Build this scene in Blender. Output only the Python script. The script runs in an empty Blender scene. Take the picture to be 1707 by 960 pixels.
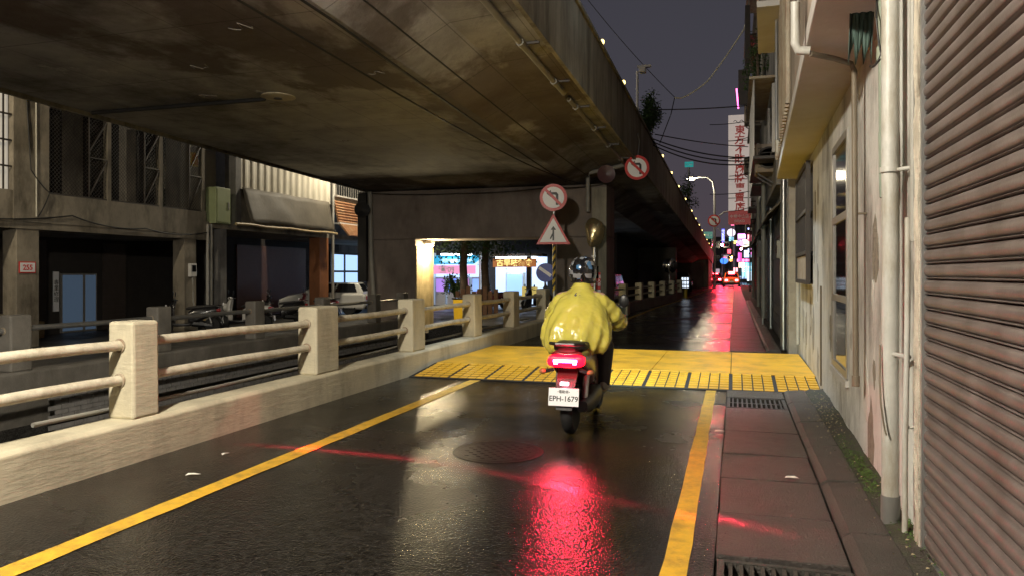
import bpy, bmesh, math, random
from mathutils import Vector, Matrix, noise
R = math.radians
random.seed(11)
scene = bpy.context.scene
COL = scene.collection

# ------------------------------------------------------------------ camera
cam_d = bpy.data.cameras.new('camera')
cam = bpy.data.objects.new('camera', cam_d); COL.objects.link(cam)
cam_d.sensor_width = 36.0; cam_d.lens = 26.0
cam_d.shift_y = -0.01406; cam_d.clip_start = 0.05; cam_d.clip_end = 2000
cam.location = (0, 0, 1.45); cam.rotation_euler = (R(90), 0, R(16.77))
scene.camera = cam

# ------------------------------------------------------------------ night sky (city glow)
world = bpy.data.worlds.new('World'); scene.world = world; world.use_nodes = True
wn = world.node_tree.nodes; wl = world.node_tree.links
bg = wn['Background']
tc = wn.new('ShaderNodeTexCoord'); sx = wn.new('ShaderNodeSeparateXYZ'); rp = wn.new('ShaderNodeValToRGB')
ns = wn.new('ShaderNodeTexNoise'); ns.inputs['Scale'].default_value = 2.2; ns.inputs['Detail'].default_value = 4
mx = wn.new('ShaderNodeMath'); mx.operation = 'MULTIPLY_ADD'; mx.inputs[1].default_value = 0.16
wl.new(tc.outputs['Generated'], sx.inputs[0]); wl.new(tc.outputs['Generated'], ns.inputs['Vector'])
wl.new(ns.outputs['Fac'], mx.inputs[0]); wl.new(sx.outputs['Z'], mx.inputs[2]); wl.new(mx.outputs[0], rp.inputs[0])
el = rp.color_ramp.elements
el[0].position = 0.05; el[0].color = (0.074, 0.055, 0.066, 1)
el[1].position = 0.75; el[1].color = (0.034, 0.035, 0.044, 1)
e = el.new(0.28); e.color = (0.050, 0.047, 0.059, 1)
wl.new(rp.outputs[0], bg.inputs['Color']); bg.inputs['Strength'].default_value = 1.0

# ------------------------------------------------------------------ exposure / render
vs = scene.view_settings
vs.view_transform = 'Standard'; vs.look = 'None'; vs.gamma = 1; vs.exposure = 0.12; vs.use_curve_mapping = False
scene.render.engine = 'CYCLES'
cy = scene.cycles
cy.use_denoising = True; cy.max_bounces = 6; cy.diffuse_bounces = 3; cy.glossy_bounces = 3
cy.transmission_bounces = 4; cy.transparent_max_bounces = 6; cy.sample_clamp_indirect = 4; cy.caustics_reflective = False; cy.caustics_refractive = False
cy.use_light_tree = True

# ------------------------------------------------------------------ mesh helpers
class MB:
    def __init__(s): s.v = []; s.f = []
    def add(s, vs, fs):
        n = len(s.v); s.v += [tuple(p) for p in vs]; s.f += [tuple(i + n for i in f) for f in fs]; return s
    def box(s, x0, x1, y0, y1, z0, z1):
        return s.add([(x0,y0,z0),(x1,y0,z0),(x1,y1,z0),(x0,y1,z0),(x0,y0,z1),(x1,y0,z1),(x1,y1,z1),(x0,y1,z1)],
                     [(0,3,2,1),(4,5,6,7),(0,1,5,4),(1,2,6,5),(2,3,7,6),(3,0,4,7)])
    def obox(s, c, size, M):
        a = MB().box(-size[0]/2, size[0]/2, -size[1]/2, size[1]/2, -size[2]/2, size[2]/2)
        c = Vector(c); return s.add([M @ Vector(p) + c for p in a.v], a.f)
    def bar(s, p, q, w, h=None):
        p = Vector(p); q = Vector(q); d = q - p
        M = d.to_track_quat('Y', 'Z').to_matrix()
        return s.obox((p + q) / 2, (w, d.length, h or w), M)
    def cyl(s, p, q, r, r2=None, n=14, cap=True):
        p = Vector(p); q = Vector(q); r2 = r if r2 is None else r2
        M = (q - p).to_track_quat('Z', 'Y').to_matrix()
        vs = []
        for c, rr in ((p, r), (q, r2)):
            for i in range(n):
                a = 2*math.pi*i/n; vs.append(c + M @ Vector((rr*math.cos(a), rr*math.sin(a), 0)))
        fs = [(i, (i+1) % n, n+(i+1) % n, n+i) for i in range(n)]
        if cap: fs += [tuple(range(n-1, -1, -1)), tuple(range(n, 2*n))]
        return s.add(vs, fs)
    def loft(s, rings, cap=True):
        n = len(rings[0]); vs = [p for r in rings for p in r]; fs = []
        for k in range(len(rings)-1):
            for i in range(n):
                j = (i+1) % n; fs.append((k*n+i, k*n+j, (k+1)*n+j, (k+1)*n+i))
        if cap: fs += [tuple(range(n-1, -1, -1)), tuple(range((len(rings)-1)*n, len(rings)*n))]
        return s.add(vs, fs)
    def tube(s, pts, r, n=8):
        pts = [Vector(p) for p in pts]; rings = []
        rr = r if isinstance(r, (list, tuple)) else [r]*len(pts)
        up = Vector((0, 0, 1))
        for i, p in enumerate(pts):
            d = (pts[min(i+1, len(pts)-1)] - pts[max(i-1, 0)]).normalized()
            u = up if abs(d.dot(up)) < .95 else Vector((1, 0, 0))
            a = d.cross(u).normalized(); b = d.cross(a)
            rings.append([p + (a*math.cos(2*math.pi*k/n) + b*math.sin(2*math.pi*k/n))*rr[i] for k in range(n)])
        return s.loft(rings)
    def lathe(s, prof, c, axis=(0, 0, 1), n=20):
        M = Vector(axis).to_track_quat('Z', 'Y').to_matrix(); c = Vector(c)
        return s.loft([[c + M @ Vector((r*math.cos(2*math.pi*k/n), r*math.sin(2*math.pi*k/n), z)) for k in range(n)] for r, z in prof])
    def prism(s, poly, lo, hi, ax='x'):
        def P(a, b, t): return {'x': (t, a, b), 'y': (a, t, b), 'z': (a, b, t)}[ax]
        n = len(poly)
        return s.add([P(a, b, lo) for a, b in poly] + [P(a, b, hi) for a, b in poly],
                     [(i, (i+1) % n, n+(i+1) % n, n+i) for i in range(n)] + [tuple(range(n-1, -1, -1)), tuple(range(n, 2*n))])
    def sph(s, c, r, n=16, m=10):
        if not isinstance(r, (tuple, list)): r = (r, r, r)
        c = Vector(c); rings = []
        for j in range(m+1):
            a = math.pi*(j+.02)/(m+.04); rings.append([c + Vector((r[0]*math.sin(a)*math.cos(2*math.pi*i/n), r[1]*math.sin(a)*math.sin(2*math.pi*i/n), r[2]*math.cos(a))) for i in range(n)])
        return s.loft(rings)
    def mesh(s, name, smooth=False):
        me = bpy.data.meshes.new(name); me.from_pydata(s.v, [], s.f)
        b = bmesh.new(); b.from_mesh(me); bmesh.ops.recalc_face_normals(b, faces=b.faces[:]); b.to_mesh(me); b.free()
        if smooth:
            me.polygons.foreach_set('use_smooth', [True]*len(me.polygons))
        return me
    def build(s, name, m, parent=None, smooth=False, bevel=0, **kw):
        return ob(name, s.mesh(name, smooth), m, parent, bevel=bevel, smooth=smooth, **kw)

def ob(name, me, m=None, parent=None, bevel=0, smooth=False, label=None, cat=None, group=None, kind=None, w=True):
    o = bpy.data.objects.new(name, me); COL.objects.link(o)
    if m is not None and not me.materials: me.materials.append(m)
    if parent is not None:
        o.parent = parent
        if w and parent.type == 'EMPTY' and not parent.get('_local'): o.location = -parent.location
    if bevel:
        b = o.modifiers.new('bevel', 'BEVEL'); b.width = bevel; b.segments = 2; b.limit_method = 'ANGLE'; b.angle_limit = R(40)
    if smooth and not bevel:
        try:
            b = o.modifiers.new('edge', 'EDGE_SPLIT'); b.split_angle = R(42)
        except Exception: pass
    tag(o, label, cat, group, kind); return o
def tag(o, label=None, cat=None, group=None, kind=None):
    for k, v in (('label', label), ('category', cat), ('group', group), ('kind', kind)):
        if v: o[k] = v
    return o
LOCALS = []
def thing(name, label, cat, loc=(0, 0, 0), rz=0, group=None, local=False, kind=None):
    o = bpy.data.objects.new(name, None); COL.objects.link(o); o.location = loc; o.rotation_euler[2] = rz
    o.empty_display_size = .1
    if local: o['_local'] = 1; LOCALS.append(o)
    return tag(o, label, cat, group, kind)
def copy_tree(o, parent=None):
    c = o.copy(); COL.objects.link(c); c.parent = parent
    if '_local' in c: LOCALS.append(c)
    for ch in list(o.children): copy_tree(ch, c)
    return c
def text(name, body, size, loc, rot, m, parent=None, depth=.002, vertical=False, bold=0.0):
    cu = bpy.data.curves.new('t', 'FONT'); cu.body = '\n'.join(body) if vertical else body
    cu.size = size; cu.align_x = 'CENTER'; cu.align_y = 'CENTER'; cu.extrude = depth; cu.offset = bold; cu.space_line = .95; cu.resolution_u = 3
    t = bpy.data.objects.new('t', cu); COL.objects.link(t)
    dg = bpy.context.evaluated_depsgraph_get()
    me = bpy.data.meshes.new_from_object(t.evaluated_get(dg)); me.name = name
    bpy.data.objects.remove(t)
    M = Matrix.Translation(Vector(loc)) @ rot.to_4x4(); me.transform(M); me.materials.clear()
    return ob(name, me, m, parent)
def facing(d):                      # rotation whose local +Z points along d, +Y up
    z = Vector(d).normalized(); x = Vector((0, 0, 1)).cross(z).normalized(); y = z.cross(x)
    return Matrix((x, y, z)).transposed()

# ------------------------------------------------------------------ materials
def nn(t, kind, **kw):
    n = t.nodes.new('ShaderNode' + kind)
    for k, v in kw.items():
        if k in n.inputs: n.inputs[k].default_value = v
        else: setattr(n, k, v)
    return n
def mat(name, col, rough=.6, metal=0, var=.25, scale=3.0, bump=.15, bscale=60, stain=None, samt=.5, sscale=1.2, stretch=.35, rvar=.12, coat=0, spec=.5, trans=0, bst=None):
    m = bpy.data.materials.new(name); m.use_nodes = True; t = m.node_tree; L = t.links.new
    p = t.nodes['Principled BSDF']
    p.inputs['Metallic'].default_value = metal; p.inputs['Coat Weight'].default_value = coat; p.inputs['Specular IOR Level'].default_value = spec
    p.inputs['Coat Roughness'].default_value = .12; p.inputs['Transmission Weight'].default_value = trans
    c = nn(t, 'NewGeometry'); n1 = nn(t, 'TexNoise', Scale=scale, Detail=6, Roughness=.62)
    L(c.outputs['Position'], n1.inputs['Vector'])
    r1 = nn(t, 'ValToRGB'); r1.color_ramp.elements[0].position = .28; r1.color_ramp.elements[1].position = .72
    r1.color_ramp.elements[0].color = (*[max(0, x*(1-var)) for x in col], 1); r1.color_ramp.elements[1].color = (*[min(1, x*(1+var*.8)) for x in col], 1)
    L(n1.outputs['Fac'], r1.inputs[0]); out = r1.outputs[0]
    if stain:
        mp = nn(t, 'Mapping'); mp.inputs['Scale'].default_value = (1, 1, stretch); L(c.outputs['Position'], mp.inputs['Vector'])
        n2 = nn(t, 'TexNoise', Scale=sscale, Detail=8, Roughness=.7); L(mp.outputs[0], n2.inputs['Vector'])
        r2 = nn(t, 'ValToRGB'); r2.color_ramp.elements[0].position = .46; r2.color_ramp.elements[1].position = .66
        r2.color_ramp.elements[0].color = (0, 0, 0, 1); r2.color_ramp.elements[1].color = (samt, samt, samt, 1)
        L(n2.outputs['Fac'], r2.inputs[0])
        mix = nn(t, 'MixRGB'); L(r2.outputs[0], mix.inputs[0]); L(out, mix.inputs[1]); mix.inputs[2].default_value = (*stain, 1); out = mix.outputs[0]
    L(out, p.inputs['Base Color'])
    mr = nn(t, 'MapRange'); mr.inputs['To Min'].default_value = max(.02, rough-rvar); mr.inputs['To Max'].default_value = min(1, rough+rvar)
    L(n1.outputs['Fac'], mr.inputs['Value']); L(mr.outputs[0], p.inputs['Roughness'])
    if bump:
        n3 = nn(t, 'TexNoise', Scale=bscale, Detail=5, Roughness=.65)
        if bst:
            mq = nn(t, 'Mapping'); mq.inputs['Scale'].default_value = bst; L(c.outputs['Position'], mq.inputs['Vector']); L(mq.outputs[0], n3.inputs['Vector'])
        else: L(c.outputs['Position'], n3.inputs['Vector'])
        b = nn(t, 'Bump', Strength=bump, Distance=.02); L(n3.outputs['Fac'], b.inputs['Height']); L(b.outputs[0], p.inputs['Normal'])
    return m
def emi(name, col, s, var=0):
    m = bpy.data.materials.new(name); m.use_nodes = True; t = m.node_tree
    p = t.nodes['Principled BSDF']; p.inputs['Base Color'].default_value = (*[x*.5 for x in col], 1)
    p.inputs['Emission Color'].default_value = (*col, 1); p.inputs['Emission Strength'].default_value = s; p.inputs['Roughness'].default_value = .4
    return m
def glassy(name, col, rough=.08):
    m = bpy.data.materials.new(name); m.use_nodes = True; p = m.node_tree.nodes['Principled BSDF']
    p.inputs['Base Color'].default_value = (*col, 1); p.inputs['Roughness'].default_value = rough; p.inputs['Specular IOR Level'].default_value = .6
    return m

def asphalt(name, lo, hi, wet):
    m = bpy.data.materials.new(name); m.use_nodes = True; t = m.node_tree; L = t.links.new; p = t.nodes['Principled BSDF']
    c = nn(t, 'TexCoord'); O = c.outputs['Object']
    big = nn(t, 'TexNoise', Scale=.55, Detail=6, Roughness=.6); L(O, big.inputs['Vector'])
    fine = nn(t, 'TexNoise', Scale=60, Detail=4, Roughness=.6); L(O, fine.inputs['Vector'])
    vor = nn(t, 'TexVoronoi', Scale=70); L(O, vor.inputs['Vector'])
    rc = nn(t, 'ValToRGB'); rc.color_ramp.elements[0].color = (*lo, 1); rc.color_ramp.elements[1].color = (*hi, 1)
    rc.color_ramp.elements[0].position = .3; rc.color_ramp.elements[1].position = .75
    mm = nn(t, 'Math', operation='MULTIPLY_ADD'); mm.inputs[1].default_value = .45
    L(fine.outputs['Fac'], mm.inputs[0]); m2 = nn(t, 'Math', operation='MULTIPLY'); m2.inputs[1].default_value = .55; L(big.outputs['Fac'], m2.inputs[0]); L(m2.outputs[0], mm.inputs[2])
    L(mm.outputs[0], rc.inputs[0])
    vs_ = nn(t, 'TexVoronoi', Scale=62); L(O, vs_.inputs['Vector']); sc_ = nn(t, 'SeparateColor'); L(vs_.outputs['Color'], sc_.inputs[0])
    gr = nn(t, 'MapRange'); gr.inputs['To Min'].default_value = .2; gr.inputs['To Max'].default_value = 2.0; L(sc_.outputs[0], gr.inputs['Value'])
    gm = nn(t, 'VectorMath', operation='SCALE'); L(rc.outputs[0], gm.inputs[0]); L(gr.outputs[0], gm.inputs['Scale']); L(gm.outputs[0], p.inputs['Base Color'])
    rr = nn(t, 'ValToRGB'); rr.color_ramp.elements[0].position = .38; rr.color_ramp.elements[1].position = .62
    a, b = wet; rr.color_ramp.elements[0].color = (a, a, a, 1); rr.color_ramp.elements[1].color = (b, b, b, 1)
    L(big.outputs['Fac'], rr.inputs[0]); L(rr.outputs[0], p.inputs['Roughness'])
    bp = nn(t, 'Bump', Strength=.32, Distance=.006); L(vor.outputs['Distance'], bp.inputs['Height'])
    bp2 = nn(t, 'Bump', Strength=.3, Distance=.006); L(fine.outputs['Fac'], bp2.inputs['Height']); L(bp.outputs[0], bp2.inputs['Normal'])
    L(bp2.outputs[0], p.inputs['Normal']); p.inputs['Specular IOR Level'].default_value = .38
    return m

M = {}
M['asphalt'] = asphalt('wet_asphalt', (.005, .0046, .0042), (.016, .0148, .0135), (.10, .32))
M['asphalt_dim'] = asphalt('lower_asphalt', (.02, .019, .018), (.05, .047, .043), (.3, .6))
M['slab'] = mat('drain_slab', (.062, .05, .043), .36, var=.65, scale=30, bump=1.0, bscale=70, stain=(.028, .024, .022), samt=.85, sscale=3.5, stretch=1, rvar=.2)
M['kerb'] = mat('kerb_concrete', (.06, .052, .044), .45, var=.6, scale=24, bump=1.0, bscale=80, stain=(.03, .028, .02), samt=.8, sscale=3, stretch=1)
M['dirt'] = mat('gutter_dirt', (.05, .042, .032), .75, var=.5, scale=14, bump=.9, bscale=60, stain=(.035, .05, .012), samt=.8, sscale=4, stretch=1)
M['moss'] = mat('moss', (.06, .12, .015), .9, var=.4, scale=40, bump=.5)
M['line'] = mat('yellow_paint', (.62, .36, .03), .42, var=.18, scale=18, bump=.35, bscale=110, stain=(.12, .08, .03), samt=.55, sscale=7, stretch=1)
M['table_y'] = mat('yellow_plate', (.70, .37, .022), .42, var=.16, scale=5, bump=.35, bscale=50, stain=(.20, .12, .025), samt=.6, sscale=2.2, stretch=1)
M['tile_y'] = mat('yellow_tile', (.74, .40, .03), .38, var=.15, scale=4, bump=.2, bscale=60)
M['rubber'] = mat('black_rubber', (.012, .011, .010), .55, var=.3, bump=.3)
M['cream'] = mat('cream_concrete', (.56, .505, .365), .62, var=.12, scale=2.5, bump=.32, bscale=9, stain=(.27, .235, .17), samt=.7, sscale=1.6, stretch=.4, bst=(1, .6, 3.2))
M['rail'] = mat('cream_rail', (.60, .55, .43), .45, var=.12, scale=5, bump=.2, stain=(.25, .19, .11), samt=.6, sscale=6, stretch=1)
M['oldwall'] = mat('old_barrier', (.20, .185, .16), .6, var=.3, scale=4, bump=.4, stain=(.08, .07, .05), samt=.7)
M['tileface'] = mat('grey_tile', (.24, .23, .22), .3, var=.25, scale=9, bump=.1)
def bridge_mat(name, base, dark, pale, sc):
    m = mat(name, base, .8, var=.3, scale=1.3*sc, bump=.5, bscale=16, stain=dark, samt=.92, sscale=.30*sc, stretch=1)
    t = m.node_tree; L = t.links.new; p = t.nodes['Principled BSDF']; c = [n for n in t.nodes if n.type == 'NEW_GEOMETRY'][0]
    src = p.inputs['Base Color'].links[0].from_socket
    def layer(src, scale, lo, hi, amt, col, rough=.7, dist=.6, st=(1, 1, 1)):
        mp = nn(t, 'Mapping'); mp.inputs['Scale'].default_value = st; mp.inputs['Location'].default_value = (scale*3.1, 1.7, .4); L(c.outputs['Position'], mp.inputs['Vector'])
        n = nn(t, 'TexNoise', Scale=scale, Detail=9, Roughness=rough, Distortion=dist); L(mp.outputs[0], n.inputs['Vector'])
        r = nn(t, 'ValToRGB'); r.color_ramp.elements[0].position = lo; r.color_ramp.elements[1].position = hi
        r.color_ramp.elements[0].color = (0, 0, 0, 1); r.color_ramp.elements[1].color = (amt, amt, amt, 1); L(n.outputs['Fac'], r.inputs[0])
        x = nn(t, 'MixRGB'); L(r.outputs[0], x.inputs[0]); L(src, x.inputs[1]); x.inputs[2].default_value = (*col, 1); return x.outputs[0]
    s = layer(src, .22*sc, .53, .57, .75, (dark[0]*1.2, dark[1]*1.0, dark[2]*.9), .62, .4, (1, .5, 1))
    s = layer(s, .9*sc, .60, .72, .55, dark, .75)
    s = layer(s, .55*sc, .66, .70, .65, pale, .7, 1.2, (1, .6, 1))
    s = layer(s, 3.2*sc, .66, .80, .6, pale, .75)
    sp = nn(t, 'SeparateXYZ'); L(c.outputs['Position'], sp.inputs[0])
    for out, pitch, w in (('Y', 1.83, .010), ('X', .915, .007)):      # formwork board lines
        a = nn(t, 'Math', operation='PINGPONG'); L(sp.outputs[out], a.inputs[0]); a.inputs[1].default_value = pitch/2
        b = nn(t, 'Math', operation='LESS_THAN'); L(a.outputs[0], b.inputs[0]); b.inputs[1].default_value = w
        d = nn(t, 'Math', operation='MULTIPLY'); L(b.outputs[0], d.inputs[0]); d.inputs[1].default_value = .45
        x = nn(t, 'MixRGB'); L(d.outputs[0], x.inputs[0]); L(s, x.inputs[1]); x.inputs[2].default_value = (*[v*.5 for v in dark], 1); s = x.outputs[0]
    L(s, p.inputs['Base Color']); p.inputs['Specular IOR Level'].default_value = .08; return m
M['soffit'] = bridge_mat('soffit_concrete', (.38, .375, .37), (.085, .078, .072), (.60, .585, .56), 1.0)
M['soffit_old'] = mat('bridge_concrete', (.25, .22, .19), .8, var=.28, scale=.9, bump=.35, bscale=18, stain=(.085, .06, .042), samt=.85, sscale=.32, stretch=1)
M['fascia'] = mat('bridge_fascia', (.30, .275, .215), .8, var=.25, scale=1.6, bump=.35, bscale=22, stain=(.07, .06, .04), samt=.8, sscale=1.6, stretch=.18)
M['pier'] = mat('pier_concrete', (.20, .165, .14), .75, var=.25, scale=1.3, bump=.3, bscale=25, stain=(.08, .055, .045), samt=.7, sscale=.8, stretch=.4)
M['pipe_grey'] = mat('pipe_grey', (.26, .25, .22), .5, var=.2, bump=.1)
M['pvc'] = mat('pvc_painted', (.43, .42, .385), .42, var=.14, scale=6, bump=.2, bscale=30, stain=(.22, .18, .11), samt=.75, sscale=5, stretch=.25)
M['pvc_dark'] = mat('pvc_base', (.13, .125, .115), .5, var=.2)
M['pipe_green'] = mat('pipe_green', (.20, .25, .20), .45, var=.2, scale=4, bump=.15, stain=(.32, .30, .22), samt=.5)
M['pipe_brown'] = mat('pipe_brown', (.16, .13, .09), .45, var=.2)
M['black'] = mat('black_plastic', (.012, .012, .013), .4, var=.2, bump=.05)
M['cable'] = mat('cable_black', (.012, .011, .010), .6, var=.2, bump=0)
M['cable_pale'] = mat('cable_pale', (.6, .58, .48), .5, var=.1, bump=0)
M['steel'] = mat('steel', (.45, .45, .44), .35, metal=.8, var=.15, bump=.05)
M['shutter'] = mat('shutter_brown', (.112, .090, .082), .40, var=.25, scale=5, bump=.08, bscale=80, stain=(.055, .042, .036), samt=.75, sscale=3, stretch=.5)
M['shutter_dark'] = mat('shutter_dark', (.07, .055, .048), .5, var=.2, scale=4, bump=.05)
M['shutter_red'] = mat('shutter_maroon', (.12, .06, .045), .5, var=.2, scale=4, bump=.05)
M['plaster'] = mat('white_plaster', (.60, .59, .55), .58, var=.14, scale=2, bump=.8, bscale=12, stain=(.16, .15, .13), samt=.9, sscale=1.7, stretch=.4)
M['plaster2'] = mat('soffit_plaster', (.50, .48, .45), .7, var=.12, scale=1.4, bump=.2, bscale=20, stain=(.38, .33, .24), samt=.5, sscale=1.2, stretch=1)
M['jamb'] = mat('rough_jamb', (.58, .53, .43), .7, var=.2, scale=9, bump=.9, bscale=28, stain=(.12, .10, .07), samt=.85, sscale=4, stretch=.4)
M['rust'] = mat('rusty_sheet', (.36, .31, .23), .55, var=.3, scale=8, bump=.3, stain=(.20, .10, .05), samt=.8, sscale=4, stretch=.3)
M['glass'] = glassy('dark_glass', (.012, .013, .015))
M['alu'] = mat('aluminium_frame', (.38, .36, .33), .4, metal=.5, var=.15, bump=.05)
M['darkwood'] = mat('dark_frame', (.045, .036, .03), .5, var=.3)
M['conc_a'] = mat('facade_concrete', (.28, .245, .19), .8, var=.3, scale=1.8, bump=.4, bscale=20, stain=(.07, .058, .04), samt=.85, sscale=1.3, stretch=.4)
M['conc_b'] = mat('grey_facade', (.20, .19, .18), .8, var=.3, scale=1.8, bump=.3, stain=(.06, .055, .05), samt=.8, sscale=1.5, stretch=.3)
M['conc_c'] = mat('tan_facade', (.34, .28, .22), .8, var=.25, scale=2, bump=.3, stain=(.09, .07, .05), samt=.8, sscale=1.5, stretch=.3)
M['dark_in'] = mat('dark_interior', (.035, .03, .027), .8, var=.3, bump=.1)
M['corr'] = mat('corrugated_pale', (.60, .56, .46), .45, var=.12, scale=2, bump=.05, stain=(.30, .26, .19), samt=.6, sscale=2, stretch=.2)
M['tarp'] = mat('grey_tarp', (.10, .086, .064), .7, var=.3, scale=2, bump=.35, bscale=9, stain=(.08, .065, .045), samt=.7)
M['bamboo'] = mat('bamboo', (.42, .32, .17), .5, var=.25, scale=6)
M['orange'] = mat('orange_wall', (.36, .14, .055), .6, var=.2, scale=3, bump=.2, stain=(.14, .06, .03), samt=.6)
M['orange_sl'] = mat('orange_awning', (.40, .20, .10), .55, var=.25, scale=4, stain=(.5, .38, .22), samt=.6, sscale=5)
M['boxgreen'] = mat('green_box', (.33, .38, .20), .5, var=.12, scale=3, bump=.05)
M['tilewall'] = mat('tiled_wall', (.36, .32, .24), .5, var=.15, scale=8)
M['white'] = mat('white_paint', (.78, .77, .74), .4, var=.06, scale=3, bump=.03)
M['sign_w'] = mat('sign_white', (.88, .88, .90), .35, var=.03, bump=0)
M['sign_r'] = mat('sign_red', (.62, .035, .03), .35, var=.08, bump=0)
M['sign_k'] = mat('sign_black', (.012, .012, .012), .4, var=.1, bump=0)
M['sign_b'] = mat('sign_blue', (.02, .05, .42), .35, var=.08, bump=0)
M['sign_y'] = mat('sign_yellow', (.72, .48, .03), .4, var=.1, bump=0)
M['sign_g'] = mat('sign_green', (.02, .25, .19), .4, var=.1, bump=0)
M['carwhite'] = mat('car_white', (.72, .71, .66), .3, var=.04, bump=0, coat=.6)
M['cardark'] = mat('car_dark', (.03, .03, .035), .3, var=.1, bump=0, coat=.6)
M['carred'] = mat('taxi_paint', (.60, .22, .03), .3, var=.08, bump=0, coat=.6)
M['leaf'] = mat('leaf', (.055, .10, .025), .55, var=.5, scale=9, bump=0)
M['bark'] = mat('bark', (.12, .085, .06), .8, var=.35, scale=10, bump=.5)
M['wood'] = mat('brown_wood', (.20, .10, .055), .5, var=.3, scale=6)
M['paper'] = mat('paper_scrap', (.70, .66, .58), .7, var=.1, bump=0)
M['chrome'] = mat('mirror_face', (.75, .75, .76), .06, metal=1, var=.03, bump=0, rvar=.02)
M['bronze'] = mat('mirror_bronze', (.42, .34, .19), .22, metal=.75, var=.2, scale=3, bump=.12, bscale=6)

# ================================================================== ground, roads
MB().box(-400, 400, -60, 900, -1.6, -1.2).build('ground', M['asphalt_dim'], kind='structure')
road = MB().box(-4.75, -.10, -14, 100, -1.2, 0).build('road', M['asphalt'], kind='structure')
MB().box(-60, 60, 100.004, 170, -1.2, 0).build('cross_road', M['asphalt'], kind='structure')
MB().box(-8.45, -4.754, -14, 20.4, -1.2, -.85).build('sunken_road', M['asphalt_dim'], kind='structure')
MB().box(-60, -8.75, -14, 99.99, -1.2, -.30).build('side_street', M['asphalt_dim'], kind='structure')
MB().box(-8.746, -4.754, 20.404, 99.99, -1.2, -.06).build('under_bridge_ground', M['asphalt_dim'], kind='structure')
pave = MB().box(-.096, 5, -14, 99.99, -1.2, -.03).build('pavement', M['dirt'], kind='structure')
for x0, x1, y0, y1 in ((-.345, -.222, -6, 9.5), (-3.46, -3.31, -6, 9.5)):
    rows = 60; m = MB()
    L_, R_ = [], []
    for k in range(rows+1):
        y = y0 + (y1-y0)*k/rows
        L_.append((x0 + noise.noise((y*3.1, x0, 0))*.010 + noise.noise((y*17, x0, 3))*.006, y, .004)); R_.append((x1 + noise.noise((y*3.3, x1, 5))*.010 + noise.noise((y*17, x1, 9))*.006, y, .004))
    m.add(L_ + R_, [(k, rows+1+k, rows+2+k, k+1) for k in range(rows)])
    m.build('lane_line', M['line'], road)
m = MB(); pts = [(-3.35, 14.3), (-3.3, 24), (-3.2, 32), (-2.75, 44), (-2.35, 60), (-2.2, 78), (-2.2, 99)]
m.add([(x-.07, y, .004) for x, y in pts] + [(x+.07, y, .004) for x, y in pts], [(k, 7+k, 8+k, k+1) for k in range(6)])
m.build('lane_line', M['line'], road)
m = MB().box(-2.2, .1, 88, 88.6, .001, .004); m.build('stop_line', M['sign_w'], road)

# drain cover slabs, kerb stones
edges = [-2.2, -1.3, -.4, .5, 1.4, 2.3, 3.22, None, 3.90, 4.62, 5.42, 6.16, 7.05, 8.28, None, 8.98, 9.5]
def slab(y0, y1, h=.02):
    m = MB(); t = random.uniform(-.004, .006); u = random.uniform(-.005, .005)
    m.box(-.092, .545, y0+.011, y1-.011, -.06, h)
    m.v = [(x + random.uniform(-.006, .006), y + random.uniform(-.004, .004), z + (t if x > 0 else u if z > 0 else 0)) for x, y, z in m.v]
    m.build('slab', M['slab'], pave, bevel=.008)
for a, b in zip(edges, edges[1:]):
    if a is not None and b is not None: slab(a, b)
y = 14.3
while y < 44: slab(y, y+.86); y += .86
slab(44, 60); slab(60, 99)
def kerbstone(y0, y1):
    m = MB().prism([(.553, -.06), (.80, -.06), (.80, .06), (.60, .05), (.553, .02)], y0+.006, y1-.006, 'y')
    m.v = [(x + random.uniform(-.006, .006), y, z + (random.uniform(-.008, .008) if z > 0 else 0)) for x, y, z in m.v]
    m.build('kerb_stone', M['kerb'], pave, bevel=.01)
y = -2
while y < 9.4: kerbstone(y, min(y+1.06, 9.5)); y += 1.06
y = 14.3
while y < 40: kerbstone(y, y+1.06); y += 1.06
# gutter soil with moss and debris
m = MB(); N = 90; rows = []
for k in range(N+1):
    yy = -2 + 11.5*k/N
    rows.append([(.80 + .06*j, yy, .045 + .02*noise.noise((yy*2, j*.6, 1)) + .015*noise.noise((yy*9, j*2., 4)) + .012*j) for j in range(6)])
m.add([p for r in rows for p in r], [(k*6+j, k*6+j+1, k*6+j+7, k*6+j+6) for k in range(N) for j in range(5)])
m.build('gutter_soil', M['dirt'], smooth=True, kind='structure')
m = MB()
for k in range(2600):
    c = random.random()
    if c < .55: yy = random.gauss(5.7, .45); xx = random.gauss(.86, .035)
    else: yy = random.gauss(4.45, .25); xx = random.gauss(.95, .05)
    zz = .06 + max(0, xx-.8)*.2; s = random.uniform(.003, .009); a = random.uniform(0, 6.3)
    m.add([(xx + s*math.cos(a), yy + s*math.sin(a), zz), (xx + s*math.cos(a+2.1), yy + s*math.sin(a+2.1), zz), (xx + s*math.cos(a+4.2), yy + s*math.sin(a+4.2), zz + s*.7)], [(0, 1, 2)])
m.build('moss_patch', M['moss'], label='bright green moss at the foot of the white wall', cat='moss', kind='stuff')
m = MB()
for k in range(420):
    yy = random.choice([random.gauss(8.3, .5), random.gauss(7.6, .5), random.uniform(3.5, 9.3)]); xx = random.gauss(.84, .08)
    if not .62 < xx < 1.02: continue
    a = random.uniform(0, 6.3); s = random.uniform(.008, .022); zz = .066 + max(0, xx-.8)*.2
    m.add([(xx, yy, zz), (xx + s*math.cos(a), yy + s*math.sin(a), zz + .006), (xx + s*.5*math.cos(a+.9), yy + s*.5*math.sin(a+.9), zz + .008)], [(0, 1, 2)])
m.build('dry_leaf_litter', mat('litter', (.30, .24, .14), .8, var=.5, scale=30), label='dry leaf litter along the wall foot', cat='litter', kind='stuff')

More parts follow.
